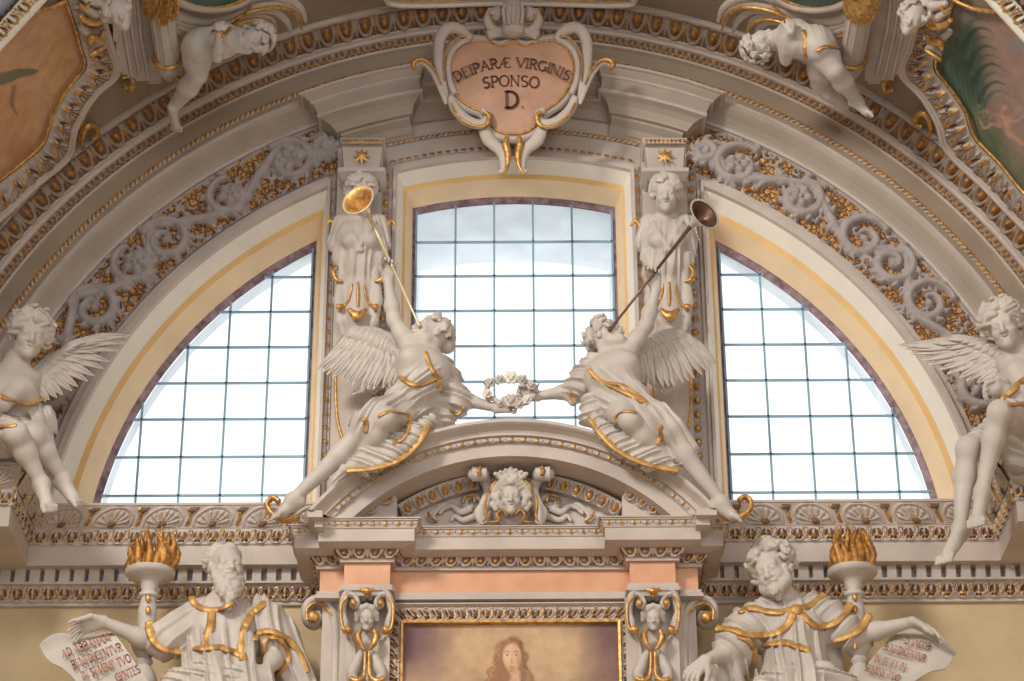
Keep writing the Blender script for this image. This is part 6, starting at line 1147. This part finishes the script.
    lp = [K(sx+40*math.cos(t), -14+21*math.sin(t), 4.9) for t in np.linspace(0, 2*math.pi, 41)]; cc = np.mean(lp[:-1], 0); mb = MB(); mb.add(np.array([cc+(np.array(lp)-cc)*r+vout(cc)*(.06*(1-r*r)) for r in (.02, .4, .7, .9, 1)]).reshape(-1, 3), gridf(5, 41)); MT.setdefault('teal', None)
    if MT['teal'] is None: MT['teal'] = mat('teal_paint', (.12, .22, .19), var=.3, bump=0)
    build('painted_panel', mb, 'teal', SH); mb = MB(); tube(mb, lp, .022, 8); build('gilded_rim', mb, 'gold', SH); mb = MB(); tube(mb, [cc+(np.array(t)-cc)*1.10 for t in lp], .04, 8); build('outer_rim', mb, 'stone', SH)
    ml = lambda P: P if q < 0 else [(1024-x+(0 if x > 240 else 3), y) for x, y in P]
    strd = [([(176, 30), (198, 35), (222, 29), (238, 16), (250, 2)], 1), ([(174, 20), (200, 28), (228, 22), (246, 10), (256, 0)], 0), ([(172, 10), (188, 20), (212, 22), (238, 12)], 0), ([(212, 26), (244, 12), (272, 10), (286, 20), (291, 32)], 0), ([(222, 22), (250, 8), (278, 4), (296, 12), (300, 26)], 1), ([(232, 22), (254, 16), (270, 20), (276, 30)], 1), ([(240, 6), (262, -4), (284, -2), (300, 8), (306, 22)], 0), ([(230, 26), (252, 20), (264, 26), (268, 36)], 0), ([(176, 26), (200, 32), (220, 26)], 0)]
    LV = thing('leafy_drapery', tuple(K(*ml([(240, 10)])[0], 5.1)), 'swirling stucco drapery and gilded leaf strands around the %s putto' % wh, 'drapery', 'leafy draperies on the vault')
    for P, g in strd:
        mb = MB(); C_ = kp(ml(P), 4.93, 8); tube(mb, C_, [.03, .05, .045, .035, .012], 10, flat=(1, .6), up=vout(C_[0])); o = build('strand', mb, 'statue', LV)
        if g: mb = MB(); tube(mb, C_+vout(C_[0])*.03+V3(0, 0, -.012), [.012, .016, .018, .02, .008], 7); build('gilded_edge', mb, 'gold', o)
    # putto
    S = SD(.0085); s = 1.12; k_ = lambda x, y, R=4.72: K(x, y, R)
    if q < 0: J = dict(s=s, chest=k_(222, 40), pel=k_(200, 46), neck=k_(238, 37), head=k_(254, 40, 4.62), up=(.9, 0, .1), sh=[k_(230, 32, 4.85), k_(230, 46, 4.62)], el=[None, k_(217, 57, 4.46)], wr=[None, k_(219, 34, 4.46)], hip=[k_(196, 50), k_(194, 40)], kn=[k_(198, 74, 4.62), None], an=[k_(173, 108, 4.72), None], toe=[k_(177, 127, 4.70), None], front=(0, -.8, -.6)); fw, up = (-.62, -.75, -.30), (.75, -.25, .45)
    else: J = dict(s=s, chest=k_(797, 38), pel=k_(818, 44), neck=k_(778, 38), head=k_(762, 44, 4.65), up=(-.9, 0, -.1), sh=[k_(786, 46, 4.65), k_(784, 30, 4.85)], el=[k_(786, 60, 4.6), None], wr=[k_(791, 32, 4.6), None], hip=[k_(820, 48), k_(822, 56)], kn=[k_(834, 70, 4.62), k_(820, 82, 4.72)], an=[k_(858, 101, 4.70), k_(846, 106, 4.78)], toe=[k_(876, 113, 4.70), None], front=(0, -.8, -.6)); fw, up = (.10, -.85, .42), (-.85, -.1, -.2)
    body(S, J); T, M = head(S, J['head'], fw, up, s*1.1); curls(S, T, s*1.1, 50, 12, r=.019, out=1.4, face=1.15); ih = 1 if q < 0 else 0; hand(S, J['wr'][ih], (0, -.1, 1), (-q, -.2, 0), s*.9, curl=.8, palm=(0, .9, .2))
    S.chain([J['pel'], (J['pel']+J['chest'])/2], [.13, .125], k=.04, rip=folds((1, 0, .2), 60, .006))
    for hp_, kn_, an_ in zip(J['hip'], J['kn'], J['an']):
        if kn_ is not None: S.chain([hp_, (hp_+kn_)/2, kn_], [.112, .108, .078], k=.04); S.chain([kn_*.9+an_*.1, kn_*.6+an_*.4, an_*.9+kn_*.1], [.08, .085, .05], k=.03)
    S.bake(); o = thing('putto', tuple((J['pel']+J['chest'])/2+V3(0, .2, .2)), 'stucco putto on the arch moulding %s' % ('hanging one bare leg over it, upper left' if q < 0 else 'with legs stretched right and gilded sash, upper right'), 'statue', 'putti on the arch moulding'); mb = MB(); S.mesh(mb); build('body', mb, 'statue', o)
    mb = MB(); (S.trim(mb, [(222, 36), (226, 31), (230, 28)], .022), S.trim(mb, [(213, 30), (218, 32), (224, 31)], .014)) if q < 0 else (S.trim(mb, [(804, 30), (806, 42), (806, 58)], .02), S.trim(mb, [(816, 50), (826, 46), (838, 47)], .018)); build_split('gilded_sash', mb, 'gold', o)
# pale frame at the top middle of the vault
mb = MB(); tube(mb, kp([(350, -14), (384, -6), (400, 5), (512, 3), (622, 5), (636, -3), (668, -14)], 5.12, 6), .03, 8); tube(mb, kp([(372, -16), (392, -6), (404, 1), (512, -1), (618, 1), (632, -8)], 5.11, 6), .008, 8, m=1)
tag(build('trim_16', mb, ['cream', 'gold']), kind='structure')
